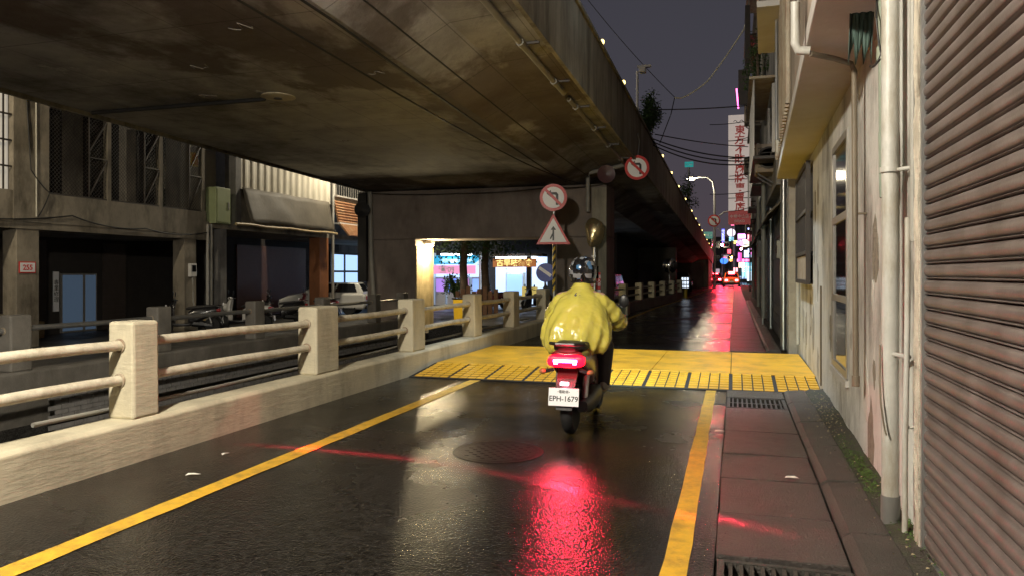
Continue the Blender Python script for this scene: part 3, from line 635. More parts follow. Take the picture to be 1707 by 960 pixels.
def air_con(x, y, z, label):
    t = thing('air_conditioner', label, 'air conditioner', (x, y, z), group='air conditioner units on the right facades')
    MB().box(x-.55, x, y, y+.8, z, z+.6).build('casing', M['conc_c'], t, bevel=.02)
    MB().lathe([(.22, 0), (.24, .02), (.2, .03), (.19, .0)], (x-.28, y-.001, z+.3), (0, -1, 0), 20).build('fan_ring', M['darkwood'], t)
    for k in range(5): MB().box(x-.5, x-.06, y-.02, y-.004, z+.1+k*.1, z+.115+k*.1).build('slat', M['darkwood'], t)
    for a in (.1, .7): MB().bar((x, y+a, z-.35), (x-.5, y+a, z-.02), .03).build('bracket', M['darkwood'], t)
def row_house(y0, y1, xf, xu, h, m, label, cages=True, lit=()):
    t = thing('row_building', label, 'building', (xf+1.5, (y0+y1)/2, 0), group='buildings lining the right side')
    MB().box(xf, xf+8, y0+.01, y1-.01, -.1, 3.2).build('ground_floor', M['conc_b'], t)
    MB().box(xu, xf+8, y0+.01, y1-.01, 3.203, h).build('upper_wall', m, t)
    n = max(1, int((y1-y0)/3)); wl_ = (y1-y0)/n
    for k in range(n):
        a = y0 + k*wl_ + .35; b = y0 + (k+1)*wl_ - .35
        s_ = MB().box(xf-.03, xf-.004, a, b, .05, 2.5).build('shop_shutter', M['shutter_dark'], t)
        for q in range(10): MB().box(xf-.045, xf-.031, a, b, .1+q*.24, .27+q*.24).build('slat', M['shutter_dark'], s_)
        MB().prism([(xf-.35, 2.62), (xf-.004, 2.95), (xf-.004, 3.0), (xf-.35, 2.67)], a-.2, b+.2, 'y').build('awning', M['rust'] if k % 2 else M['tarp'], t)
        z = 3.9; f = 0
        while z + 1.6 < h:
            w_ = MB(); 
            for (p, q, r, s) in ((a, a+.06, z, z+1.4), (b-.06, b, z, z+1.4), (a+.06, b-.06, z, z+.06), (a+.06, b-.06, z+1.34, z+1.4), ((a+b)/2-.03, (a+b)/2+.03, z+.06, z+1.34)): w_.box(xu-.06, xu-.003, p, q, r, s)
            wi = w_.build('window', M['alu'], t)
            MB().box(xu-.03, xu-.02, a+.06, b-.06, z+.06, z+1.34).build('pane', emi('lit_pane', (1, .75, .45), .35) if (k, f) in lit else M['glass'], wi)
            if cages and (f + k) % 2 == 0:
                c = MB().box(xu-.42, xu-.004, a, b, z-.12, z-.06); c = c.build('balcony_cage', M['darkwood'], t)
                for q in range(int((b-a)/.22)+1): MB().box(xu-.42, xu-.40, a+q*.22, a+q*.22+.02, z-.06, z+1.5).build('cage_bar', M['alu'], c)
                MB().box(xu-.5, xu-.004, a-.05, b+.05, z+1.5, z+1.55).build('cage_roof', M['rust'], c)
            z += 3.1; f += 1
    MB().tube([(xu-.07, y1-.25, .3), (xu-.07, y1-.25, h-.3)], .06, 10).build('down_pipe', M['pipe_grey'], t, smooth=True)
    MB().tube([(xf-.07, y0+.2, 0), (xf-.07, y0+.2, 3.2)], .045, 10).build('down_pipe', M['steel'], t, smooth=True)
    MB().box(xu-.12, xf+8.1, y0, y1, h+.004, h+.25).build('roof_cornice', M['conc_b'], t)
    return t
row_house(15.5, 20.5, .98, .78, 9.6, M['conc_b'], 'grey weathered building just past the glossy pilaster')
row_house(20.5, 27.5, .98, .86, 13.5, M['conc_b'], 'tall dark building with caged balconies behind the cables')
row_house(27.5, 37, 1.02, .90, 12.5, M['conc_c'], 'tan building behind the white mahjong shop sign', lit=((1, 1),))
row_house(37, 50, 1.15, 1.0, 11, M['conc_b'], 'grey building past the white vertical shop sign', lit=((2, 0),))
row_house(50, 68, 1.62, 1.5, 13, M['conc_c'], 'tan building far down the right side of the street', cages=False, lit=((3, 1), (4, 0)))
row_house(68, 97, 2.3, 2.2, 12, M['conc_b'], 'farthest grey building on the right before the crossing', cages=False)
air_con(.97, 16.6, 3.6, 'air conditioner unit on brackets above the glossy pilaster'); air_con(.84, 24.4, 6.2, 'air conditioner high on the tall dark building'); air_con(.88, 29, 5.2, 'air conditioner beside the white vertical shop sign')
t = thing('roof_sign_frame', 'dark boxed frame sign on the tall building against the sky', 'sign frame', (.2, 23.5, 6.4))
MB().box(.10, .44, 23.4, 23.5, 6.55, 7.6).build('panel', M['darkwood'], t); MB().box(.30, .45, 23.6, 25.2, 8.0, 9.6).build('panel', M['darkwood'], t)
MB().tube([(.72, 21.6, 4.0), (.70, 21.4, 5.4), (.72, 21.0, 5.7), (.85, 20.6, 5.5)], .045, 10).build('flue_pipe', M['steel'], smooth=True, label='bent shiny flue pipe on the tall dark building', cat='pipe')
t = thing('mailbox', 'small dark box on a post by the far right wall', 'box', (.72, 21.6, 0))
MB().box(.60, .86, 21.5, 21.8, 1.9, 2.35).build('box', M['darkwood'], t); MB().cyl((.74, 21.65, -.02), (.74, 21.65, 1.9), .03).build('post', M['steel'], t)
t = thing('junction_box', 'small grey meter box on the wall beside the glossy pilaster', 'box', (.84, 15.6, 1.8)); MB().box(.80, .96, 15.55, 15.8, 1.75, 2.1).build('casing', M['pipe_grey'], t, bevel=.01); MB().box(.79, .80, 15.6, 15.75, 1.85, 2.0).build('dial', M['glass'], t)

# ================================================================== buildings along the left
FX = -16.0; GL = -.3
A = thing('arcade_building', 'weathered concrete two storey building with mesh covered windows and arcade', 'building', (FX, 14, GL))
MB().box(FX-3.2, FX, 4, 19.6, 2.5, 2.66).build('floor_slab', M['conc_a'], A)
MB().box(FX-.14, FX+.02, 4, 19.58, 2.664, 3.38).build('sill_wall', M['conc_a'], A)
MB().box(FX-.14, FX+.03, 4, 19.58, 5.75, 7.5).build('upper_beam', M['conc_a'], A)
MB().box(FX-.5, FX+.04, 13.04, 13.97, 2.664, 7.5).build('pillar', M['conc_a'], A)
for y in (15.81, 17.67, 19.45): MB().box(FX-.14, FX+.01, y-.06, y+.06, 3.383, 5.747).build('mullion', M['conc_a'], A)
MB().box(FX-1.15, FX-1.0, 4, 19.58, 2.664, 7.4).build('back_wall', M['conc_a'], A)
MB().box(FX-.14, FX-.12, 10.6, 13.03, 3.383, 5.747).build('left_window_pane', emi('pale_window', (1, .92, .78), .28), A)
for k in range(9): MB().box(FX-.06, FX-.03, 10.6+k*.28, 10.63+k*.28, 3.383, 5.747).build('window_bar', M['darkwood'], A)
for z in (3.9, 4.5, 5.1): MB().box(FX-.028, FX, 10.6, 13.03, z, z+.04).build('window_rail', M['darkwood'], A)
for k in range(3):
    y0 = (14.0, 15.9, 17.75)[k]; y1 = (15.72, 17.58, 19.36)[k]; ym = y0 + (y1-y0)*.68
    MB().box(FX-.98, FX-.90, y0, ym, 3.1, 5.7).build('dark_window', M['glass'], A)
    sc_ = MB()
    d = .105; n = int((y1-y0+2.36)/d)+1
    for i in range(n):
        for sgn in (1, -1):
            a0 = y0 + i*d - (2.36 if sgn == 1 else 0)
            lo = max(0, (y0-a0) if sgn == 1 else (a0-y1)); hi = min(2.36, (y1-a0) if sgn == 1 else (a0-y0))
            if hi - lo < .03: continue
            p = (FX-.02, a0 + sgn*lo, 3.385+lo); q = (FX-.02, a0 + sgn*hi, 3.385+hi); sc_.bar(p, q, .007)
    sc_.build('mesh_screen', M['darkwood'], A)
    fr = MB()
    for z in (3.40, 4.45, 5.5): fr.bar((FX+.0, ym, z), (FX+.0, y1, z), .03)
    fr.bar((FX, ym, 3.45), (FX, y1, 4.4), .03); fr.bar((FX, ym, 4.6), (FX, y1, 5.45), .03); fr.bar((FX, y0, 3.40), (FX, ym, 3.40), .03); fr.bar((FX, ym, 3.4), (FX, ym, 5.7), .03)
    fr.build('screen_frame', M['darkwood'], A)
for y0, y1 in ((4.6, 5.2), (9.0, 9.6), (13.16, 13.75), (18.65, 19.17)): MB().box(FX-.45, FX-.02, y0, y1, GL, 2.497).build('column', M['conc_a'], A, bevel=.015)
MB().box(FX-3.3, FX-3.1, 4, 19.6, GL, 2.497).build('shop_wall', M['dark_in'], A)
for y0, y1, mm in ((6, 9, 'shutter_dark'), (9.4, 12.6, 'shutter_dark'), (13.4, 16.6, 'shutter_dark'), (18.6, 19.5, 'shutter_dark')):
    s_ = MB().box(FX-3.1, FX-3.08, y0, y1, GL, 2.4).build('shop_shutter', M[mm], A)
    for q in range(18): MB().box(FX-3.078, FX-3.06, y0, y1, GL+.05+q*.145, GL+.16+q*.145).build('slat', M[mm], s_)
dr = MB().box(FX-3.09, FX-3.05, 17.05, 18.35, GL, 1.45).build('shop_door', M['alu'], A)
blue = emi('blue_lit_glass', (.26, .40, .62), .10)
MB().box(FX-3.048, FX-3.04, 17.12, 17.82, GL+.05, 1.4).build('pane', blue, dr); MB().box(FX-3.048, FX-3.04, 17.92, 18.3, GL+.05, 1.4).build('pane', blue, dr)
MB().box(FX-3.06, FX-3.03, 16.8, 16.98, .35, 1.5).build('name_board', M['sign_w'], A)
text('lettering', '專業修理', .17, (FX-3.027, 16.89, .93), facing((1, 0, 0)), M['sign_k'], A, vertical=True)
np_ = thing('house_number_plate', 'small white house number plate with red figures on the arcade column', 'number plate', (FX, 13.45, 1.5))
MB().box(FX-.018, FX+.004, 13.24, 13.62, 1.48, 1.70).build('plate', M['sign_w'], np_)
MB().box(FX-.0185, FX-.003, 13.215, 13.645, 1.455, 1.725).build('border', M['sign_r'], np_)
text('lettering', '255', .17, (FX+.007, 13.43, 1.585), facing((1, 0, 0)), M['sign_r'], np_, bold=.004)
cable('drooping cable along the arcade slab of the left building', [(FX+.05, 4, 2.75), (FX+.06, 11, 2.72), (FX+.06, 14.6, 2.9), (FX+.06, 17, 2.72), (FX+.06, 19.6, 2.75)], .018, .12)
cable('thin white pipe-like cable down the left building pillar', [(FX+.06, 13.6, 5.8), (FX+.07, 13.6, 2.8)], .016, 0, 'cable_pale')
cable('black cable looping down the left building pillar', [(FX+.06, 13.35, 5.6), (FX+.08, 13.45, 3.9), (FX+.08, 13.95, 3.4), (FX+.06, 13.65, 2.8)], .014, .05)

B = thing('metal_clad_building', 'building with pale corrugated metal upper wall above a tarpaulin awning', 'building', (FX, 23.5, GL))
MB().box(FX-3.6, FX-.02, 19.62, 27.02, 2.9, 3.1).build('floor_slab', M['conc_a'], B)
MB().box(FX-1.2, FX-1.0, 19.62, 21.3, 3.103, 7.4).build('recess_wall', M['tilewall'], B)
MB().box(FX-.3, FX-.06, 21.3, 27.02, 3.103, 7.4).build('upper_wall', M['conc_a'], B)
pr_ = []; n = 58
for k in range(n+1):
    y = 21.3 + k*.0985; pr_.append((FX + (.0 if k % 4 in (0, 1) else .035), y))
poly = pr_ + [(FX-.055, 21.3+n*.0985), (FX-.055, 21.3)]
MB().prism(poly, 4.3, 7.3, 'z').build('corrugated_cladding', M['corr'], B)
MB().box(FX-.4, FX+.03, 21.0, 21.28, 3.103, 7.3).build('pillar', M['conc_b'], B)
tp = MB(); V = []
for i in range(25):
    for j in range(8):
        y = 21.3 + i*.232; z = 4.36 - j*.17; V.append((FX + .04 + .05*j + .05*noise.noise((y*1.5, z*2, 2)) + .03*math.sin(y*3)*j/8, y, z + .05*noise.noise((y, 1, j*.2))))
tp.add(V, [(i*8+j, i*8+j+1, i*8+j+9, i*8+j+8) for i in range(24) for j in range(7)])
o = tp.build('tarpaulin_awning', M['tarp'], B, smooth=True); o.modifiers.new('thick', 'SOLIDIFY').thickness = .015
MB().tube([(FX+.42, 20.5 + k*.8, 3.06 + .02*math.sin(k*2)) for k in range(9)], .05, 10).build('bamboo_pole', M['bamboo'], smooth=True, label='long bamboo pole tied under the tarpaulin awning', cat='pole')
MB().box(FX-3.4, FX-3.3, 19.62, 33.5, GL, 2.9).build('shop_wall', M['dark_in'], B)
s_ = MB().box(FX-3.29, FX-3.27, 25.4, 30.4, GL, 2.6).build('shop_shutter', M['shutter_red'], B)
for q in range(20): MB().box(FX-3.268, FX-3.25, 25.4, 30.4, GL+.05+q*.145, GL+.16+q*.145).build('slat', M['shutter_red'], s_)
MB().box(FX-.5, FX-.02, 26.3, 26.98, GL, 2.897).build('column', M['orange'], B, bevel=.01)
MB().box(FX-.4, FX-.02, 20.3, 20.6, GL, 2.897).build('column', M['conc_b'], B); MB().box(FX-3.0, FX-2.0, 22.6, 22.9, GL, 2.897).build('partition', M['conc_b'], B)
MB().tube([(FX+.05, 27.2, GL), (FX+.05, 27.2, 5.5)], .06, 10).build('down_pipe', M['pvc'], B, smooth=True)
t = thing('meter_box', 'small white electricity meter box on the second arcade column', 'meter box', (FX, 19.0, 1.4)); MB().box(FX-.019, FX+.10, 18.8, 19.05, 1.35, 1.75).build('case', M['white'], t, bevel=.01); MB().box(FX+.101, FX+.108, 18.84, 19.01, 1.5, 1.7).build('window', M['glass'], t); MB().tube([(FX+.05, 18.92, 1.34), (FX+.05, 18.95, .6), (FX+.05, 19.1, .2), (FX+.05, 19.12, GL)], .022, 8).build('conduit', M['pvc'], t, smooth=True)
t = thing('fuse_panel', 'framed grey panel on the partition inside the left arcade', 'panel', (FX-1.9, 22.7, 1.2)); MB().box(FX-2.0+.004, FX-1.95, 22.62, 22.88, 1.1, 1.75).build('frame', M['darkwood'], t); MB().box(FX-1.949, FX-1.94, 22.66, 22.84, 1.15, 1.7).build('face', M['pipe_grey'], t)
for k, (x, y, w_, h_, lab) in enumerate(((FX-2.6, 15.2, .5, .45, 'brown cardboard box left in front of the arcade shutter'), (FX-2.55, 14.5, .4, .7, 'taller cardboard box beside the arcade shutter'), (FX-1.2, 20.9, .45, .5, 'cardboard box beside the conduit risers'))):
    t = thing('cardboard_box', lab, 'box', (x, y, GL), group='boxes in the left arcades'); MB().box(x, x+w_, y, y+w_, GL, GL+h_).build('carton', M['bamboo'], t, bevel=.008); MB().box(x+w_*.45, x+w_*.55, y-.002, y+w_+.002, GL+h_+.001, GL+h_+.004).build('tape', M['paper'], t)
gb = thing('electrical_cabinet', 'pale green electrical cabinet hung on the left facade', 'cabinet', (FX+.1, 20, 3.05))
MB().box(FX-.15, FX+.25, 19.75, 20.45, 3.04, 4.2).build('case', M['boxgreen'], gb, bevel=.015); MB().box(FX+.252, FX+.268, 19.8, 20.4, 3.1, 4.14).build('door', M['boxgreen'], gb); MB().box(FX+.27, FX+.29, 20.3, 20.34, 3.5, 3.75).build('handle', M['steel'], gb)
for k, (yy, lab) in enumerate(((19.45, 'grey conduit riser under the green electrical cabinet'), (19.62, 'paler conduit riser beside the arcade column under the cabinet'))):
    pipe('conduit_pipe', lab, [(FX+.04, yy+.15, GL), (FX+.04, yy+.15, 1.2), (FX+.05, yy+.15, 3.0)], .045, M['pipe_grey'] if k else M['pvc'])
t = thing('notice_sign', 'small yellow notice with red print on the tiled wall', 'sign', (FX-.98, 20.3, 5.3)); MB().box(FX-.99, FX-.97, 20.0, 20.6, 4.95, 5.4).build('board', M['sign_y'], t); text('lettering', '出租\n套房', .19, (FX-.966, 20.3, 5.18), facing((1, 0, 0)), M['sign_r'], t)
C = thing('awning_building', 'building with orange slatted awnings and barred upper window beside the pier', 'building', (FX, 30, GL))
MB().box(FX-.3, FX-.06, 27.3, 35, 4.3, 7.4).build('upper_wall', M['plaster2'], C)
MB().box(FX-3.6, FX-.06, 27.3, 35, 2.9, 3.1).build('floor_slab', M['conc_a'], C)
wi = MB().box(FX-.055, FX-.03, 27.6, 31.4, 4.75, 5.6).build('window', M['glass'], C)
for k in range(20): MB().box(FX-.02, FX+.0, 27.6+k*.2, 27.63+k*.2, 4.72, 5.6).build('bar', M['alu'], wi)
MB().box(FX-.05, FX+.08, 27.5, 31.5, 4.66, 4.72).build('sill', M['plaster2'], wi)
for (za, zb_, xa, xb) in ((4.5, 3.55, .02, .25), (3.5, 3.0, .3, .75)):
    aw = MB().prism([(FX+xa-.06, za), (FX+xa-.04, za), (FX+xb-.04, zb_), (FX+xb-.06, zb_)], 27.35, 34.5, 'y').build('slatted_awning', M['orange_sl'], C)
    for q in range(8):
        f = (q+.5)/8; MB().cyl((FX+xa+(xb-xa)*f-.02, 27.35, za+(zb_-za)*f), (FX+xa+(xb-xa)*f-.02, 34.5, za+(zb_-za)*f), .045, n=8).build('slat', M['orange_sl'], aw, smooth=True)
MB().box(FX-.1, FX+.3, 27.35, 34.5, 3.50, 3.56).build('gutter', M['white'], C)
wf = MB()
for a, b, c, d in ((32.5, 32.6, .5, 2.5), (33.9, 34.0, .5, 2.5), (35.4, 35.5, .5, 2.5), (32.6, 35.4, 1.5, 1.6), (32.6, 35.4, 2.4, 2.5), (32.6, 35.4, .5, .6)): wf.box(FX-3.28, FX-3.2, a, b, c, d)
wf = wf.build('shop_window', M['darkwood'], C)
glow = emi('cool_lit_window', (.45, .68, 1), 1.1)
for a, b, c, d in ((32.6, 33.9, 1.6, 2.4), (34.0, 35.4, 1.6, 2.4), (32.6, 33.9, .6, 1.5), (34.0, 35.4, .6, 1.5)): MB().box(FX-3.27, FX-3.25, a, b, c, d).build('pane', glow, wf)
MB().box(FX-3.4, FX-3.3, 33.52, 46, GL, 2.9).build('shop_wall', M['conc_b'], C)
MB().box(FX-.5, FX-.1, 34.6, 35, GL, 2.897).build('column', M['conc_b'], C)
MB().box(FX-20, FX-3.7, 4, 46, GL, 7.0).build('rear_building', M['conc_b'], label='plain grey building block behind the left arcades', cat='building')

# ================================================================== signs
def post_sign_circle(t, c, r, d, kind):
    F = facing(d); c = Vector(c); dv = Vector(d).normalized()
    MB().lathe([(r, 0), (r, .012), (.001, .012), (.001, 0)], c, d, 36).build('plate', M['sign_r'], t)
    MB().lathe([(r*.78, 0), (r*.78, .004), (.001, .004), (.001, 0)], c + dv*.0125, d, 36).build('disc', M['sign_w'], t)
    def fl(poly, off, m, nm):
        vs = [c + F @ Vector((a*r, b*r, off)) for a, b in poly] + [c + F @ Vector((a*r, b*r, off+.003)) for a, b in poly]; n = len(poly)
        MB().add(vs, [(i, (i+1) % n, n+(i+1) % n, n+i) for i in range(n)] + [tuple(range(n-1, -1, -1)), tuple(range(n, 2*n))]).build(nm, m, t)
    fl([(.18, -.55), (.36, -.55), (.36, .22), (.22, .38), (-.18, .38), (-.18, .55), (-.5, .28), (-.18, .02), (-.18, .2), (.12, .2), (.18, .14)], .017, M['sign_k'], 'arrow')
    s = .7071; w = .10
    fl([(-.56-w*s, .56-w*s), (-.56+w*s, .56+w*s), (.56+w*s, -.56+w*s), (.56-w*s, -.56-w*s)], .021, M['sign_r'], 'slash')
toC = Vector((.24, -1, 0)).normalized()
t = thing('traffic_sign_post', 'striped post with no left turn disc above a red merge triangle', 'traffic sign', (-4.45, 18.5, 0))
MB().cyl((-4.45, 18.5, 0), (-4.45, 18.5, 3.6), .035).build('post', M['steel'], t, smooth=True)
for k in range(9):
    z = 1.0 + k*.2; vs = []; n = 12
    for q in range(2):
        for i in range(n): a = 2*math.pi*i/n; vs.append((-4.45 + .0385*math.cos(a), 18.5 + .0385*math.sin(a), z + q*.1 + .06*math.cos(a)))
    MB().add(vs, [(i, (i+1) % n, n+(i+1) % n, n+i) for i in range(n)]).build('stripe', M['sign_y'] if 1 else 0, t, smooth=True)
    vs = [(x, y, zz+.1) for x, y, zz in vs]; MB().add(vs, [(i, (i+1) % n, n+(i+1) % n, n+i) for i in range(n)]).build('stripe', M['sign_k'], t, smooth=True)
post_sign_circle(t, (-4.45, 18.44, 3.39), .35, toC, 0)
F = facing(toC); c0 = Vector((-4.45, 18.43, 2.46))
def tri(s, off, m, nm, th=.01):
    poly = [(-.44*s, -.27*s), (.44*s, -.27*s), (0, .52*s)]
    vs = [c0 + F @ Vector((a, b, off)) for a, b in poly] + [c0 + F @ Vector((a, b, off+th)) for a, b in poly]
    MB().add(vs, [(0, 1, 4, 3), (1, 2, 5, 4), (2, 0, 3, 5), (2, 1, 0), (3, 4, 5)]).build(nm, m, t, bevel=.004)
tri(1, 0, M['sign_r'], 'triangle_plate'); tri(.78, .011, M['sign_w'], 'triangle_face', .003)
def flat(t, poly, off, m, nm, c, F, th=.003):
    n = len(poly); vs = [c + F @ Vector((a, b, off)) for a, b in poly] + [c + F @ Vector((a, b, off+th)) for a, b in poly]
    return MB().add(vs, [(i, (i+1) % n, n+(i+1) % n, n+i) for i in range(n)] + [tuple(range(n-1, -1, -1)), tuple(range(n, 2*n))]).build(nm, m, t)
flat(t, [(-.022, -.17), (.022, -.17), (.022, .10), (.07, .10), (0, .20), (-.07, .10), (-.022, .10), (-.022, .02), (-.09, -.12), (-.06, -.14), (-.022, -.06)], .015, M['sign_k'], 'merge_arrow', c0, F)
t = thing('keep_sign', 'round blue direction sign half hidden behind the striped post', 'traffic sign', (-4.82, 19, 0))
MB().cyl((-4.82, 19.05, 0), (-4.82, 19.05, 1.7), .03).build('post', M['steel'], t); MB().lathe([(.25, 0), (.25, .01), (.001, .01), (.001, 0)], (-4.80, 19, 1.47), toC, 32).build('disc', M['sign_b'], t)
flat(t, [(-.15, .17), (-.19, .10), (.12, -.12), (.17, -.05)], .012, M['sign_w'], 'arrow', Vector((-4.80, 19, 1.47)), F)
t = thing('reflector_board', 'dark chevron board with orange reflectors beneath the blue disc', 'reflector', (-4.75, 18.9, 0)); MB().prism([(-5.0, .75), (-4.52, .75), (-4.75, 1.2)], 18.8, 18.83, 'y').build('board', M['sign_k'], t)
for x, z in ((-4.85, .84), (-4.66, .84), (-4.75, .99)): MB().lathe([(.06, 0), (.06, .01), (.001, .012), (.001, 0)], (x, 18.798, z), (0, -1, 0), 14).build('reflector', M['orange'], t)
t = thing('hanging_sign', 'round no left turn sign hung from the overpass edge', 'traffic sign', (-2.52, 20, 4.29))
post_sign_circle(t, (-2.52, 20, 4.29), .33, toC, 0); MB().tube([(-2.5, 20.02, 4.6), (-2.46, 20.03, 5.0), (-2.5, 20.0, 5.2)], .015).build('hanger', M['steel'], t)
t = thing('notice_sign', 'red notice board with white rows of print on the pier column', 'sign', (-3.85, 20.88, 1.2))
MB().box(-4.08, -3.66, 20.86, 20.9, 1.0, 1.48).build('board', M['sign_r'], t); MB().box(-4.08, -3.66, 20.86, 20.9, .86, .995).build('footer', M['sign_w'], t)
text('lettering', '限高車輛\n禁止進入\n請勿停車', .115, (-3.87, 20.855, 1.24), facing((0, -1, 0)), M['sign_w'], t)
# mirrors, siren, horn
def convex(name, label, c, r, d, m, post):
    t = thing(name, label, 'traffic mirror', (c[0], c[1], 0)); c = Vector(c)
    MB().lathe([(.001, .10*r/.3), (r*.35, .085*r/.3), (r*.7, .05*r/.3), (r*.96, 0), (r, -.02), (r, -.04), (.001, -.05)], c, d, 28).build('mirror', m, t, smooth=True)
    MB().tube(post, .035, 10).build('post', M['steel'], t, smooth=True); MB().box(c.x-.03, c.x+.03, c.y+.02, c.y+.3, c.z-.03, c.z+.03).build('bracket', M['steel'], t); return t
mt = thing('traffic_mirror', 'dented bronze coloured oval traffic mirror on the pier', 'traffic mirror', (-3.72, 20.3, 0))
mm = MB(); rings = []
for rr_, zz in ((.02, .09), (.5, .08), (.85, .04), (1, 0), (1, -.03), (.02, -.05)):
    ring = []
    for k in range(28):
        a = 2*math.pi*k/28; ex = .29*(1 + .10*math.sin(3*a+.6) - .10*math.cos(2*a)); ey = .40*(1 + .08*math.cos(3*a))
        ring.append(Vector((-3.72, 20.3, 2.58)) + F @ Vector((ex*rr_*math.cos(a), ey*rr_*math.sin(a), zz + .03*math.sin(2*a)*rr_)))
    rings.append(ring)
mm.loft(rings).build('mirror', M['bronze'], mt, smooth=True); MB().tube([(-3.75, 20.45, 0), (-3.75, 20.45, 2.6)], .04, 10).build('post', M['steel'], mt, smooth=True); MB().box(-3.82, -3.70, 20.36, 20.5, 1.9, 1.95).build('clamp', M['steel'], mt)
convex('traffic_mirror', 'round silver traffic mirror above the far white barrier', (-3.29, 40, 1.85), .40, (.25, -1, -.05), M['chrome'], [(-3.35, 40.3, 0), (-3.35, 40.3, 1.9)])
t = thing('siren_horn', 'round dark siren horn beneath the overpass by the pier pipe', 'siren', (-3.42, 20.4, 4.2)); MB().lathe([(.05, -.25), (.10, -.12), (.24, .0), (.25, .03), (.21, .02), (.02, -.05)], (-3.42, 20.4, 4.2), (.25, -1, 0), 24).build('bell', mat('siren_red', (.09, .04, .045), .4), t, smooth=True); MB().tube([(-3.42, 20.6, 4.2), (-3.42, 20.7, 4.5)], .02).build('bracket', M['black'], t)
t = thing('siren_horn', 'black horn loudspeaker at the corner of the pier', 'siren', (-11.0, 20.5, 3.4)); MB().lathe([(.04, -.3), (.10, -.2), (.22, .0), (.24, .03), (.20, .02), (.02, -.1)], (-11.0, 20.5, 3.41), (.5, -1, 0), 24).build('bell', M['black'], t, smooth=True); MB().box(-11.2, -11.0, 20.6, 20.9, 3.36, 3.44).build('bracket', M['black'], t)

# ================================================================== lamps
def spot(name, parent, loc, aim, power, col, size=.12, cone=150, blend=.6):
    d = bpy.data.lights.new(name, 'SPOT'); d.energy = power; d.color = col; d.shadow_soft_size = size; d.spot_size = R(cone); d.spot_blend = blend
    o = bpy.data.objects.new(name, d); COL.objects.link(o); o.rotation_euler = (Vector(aim) - Vector(loc)).to_track_quat('-Z', 'Y').to_euler()
    o.location = Vector(loc) - (parent.location if parent else Vector()); o.parent = parent; return o
def point(name, parent, loc, power, col, size=.1):
    d = bpy.data.lights.new(name, 'POINT'); d.energy = power; d.color = col; d.shadow_soft_size = size
    o = bpy.data.objects.new(name, d); COL.objects.link(o); o.location = Vector(loc) - (parent.location if parent and not parent.get('_local') else Vector()); o.parent = parent; return o
WARM = (1, .915, .76); COOL = (.80, .92, 1.0)
t = thing('bridge_lamp', 'warm lamp fixed under the overpass edge above the lane', 'lamp', (-2.75, 1.0, 4.95))
MB().box(-2.9, -2.6, .6, 1.4, 4.72, 4.88).build('housing', M['pipe_grey'], t, bevel=.02); MB().box(-2.87, -2.63, .65, 1.35, 4.70, 4.719).build('lens', emi('warm_lens', WARM, 30), t)
point('lamp_glow', t, (-2.75, 1.0, 4.42), 2100, WARM, .2)
t = thing('street_lamp', 'cool white lamp on an arm reaching out from the parapet above the speed table', 'lamp', (-2.68, 11.3, 6.0))
MB().tube([(-2.66, 11.3, 6.1), (-2.66, 11.3, 7.0), (-2.4, 11.5, 7.3), (-1.2, 12.0, 7.35)], .04, 10).build('arm', M['steel'], t, smooth=True); MB().box(-1.3, -.6, 11.85, 12.15, 7.26, 7.36).build('head', M['pipe_grey'], t, bevel=.02); MB().box(-1.2, -.65, 11.9, 12.1, 7.25, 7.259).build('lens', emi('cool_lens', COOL, 30), t)
spot('lamp_beam', t, (-.95, 12.0, 7.2), (-1.2, 11.3, 0), 2500, COOL, .15, 62, .6)
t = thing('wall_lamp', 'glowing warm lamp beside the lit pillar under the pier', 'lamp', (-9.35, 21.7, 2.4))
MB().box(-9.41, -9.15, 21.55, 21.85, 2.38, 2.46).build('housing', M['pipe_grey'], t); MB().sph((-9.27, 21.7, 2.33), (.13, .13, .06)).build('bulb', emi('warm_bulb', (1, .80, .45), 45), t, smooth=True)
point('lamp_glow', t, (-9.12, 21.7, 2.12), 240, (1, .80, .46), .1)
t = thing('street_lamp', 'tall lit street lamp with curved arm beyond the overpass', 'street lamp', (-2.0, 79, 0))
MB().tube([(-2.0, 79, 0), (-2.0, 79, 8.5), (-2.02, 79, 10), (-2.2, 79, 10.9), (-2.7, 79, 11.35), (-3.6, 79, 11.4), (-4.1, 79, 11.3)], [.13, .11, .1, .09, .08, .07, .07], 10).build('pole', M['steel'], t, smooth=True)
MB().sph((-4.35, 78.9, 11.25), (.4, .25, .14)).build('head', emi('sodium_white', (1, .86, .55), 60), t, smooth=True)
point('lamp_glow', t, (-4.35, 78.6, 11.0), 2600, (1, .86, .6), .3)
MB().tube([(-2.0, 79, 6.6), (-1.75, 79, 7.2), (-1.1, 79, 7.7), (-.2, 79, 7.9), (.9, 79, 7.8)], .07, 8).build('arm', M['steel'], t, smooth=True)
MB().tube([(-2.0, 79, 6.4), (-.6, 79, 5.0), (.9, 79, 4.0)], .035, 6).build('brace', M['steel'], t, smooth=True)
t = thing('pole_sign', 'distant no left turn disc on the tall lamp pole', 'traffic sign', (-2.05, 78.8, 6.3)); post_sign_circle(t, (-2.05, 78.8, 6.85), .62, (0, -1, 0), 0)
t = thing('left_street_lamp', 'street lamp on the far side of the overpass lighting the left facades', 'street lamp', (-13.3, 27, -.3))
MB().tube([(-13.2, 27, GL), (-13.2, 27, 7.2), (-13.5, 27, 7.6), (-14.1, 27, 7.7)], .06, 10).build('pole', M['steel'], t, smooth=True); MB().box(-14.5, -13.9, 26.85, 27.15, 7.58, 7.7).build('head', M['pipe_grey'], t)
MB().box(-14.45, -13.95, 26.9, 27.1, 7.57, 7.579).build('lens', emi('left_lens', WARM, 20), t)
t['_x'] = 1; point('lamp_glow', t, (-14.1, 27, 7.4), 1300, (1, .88, .66), .15); del t['_x']; t.name = 'street_lamp'
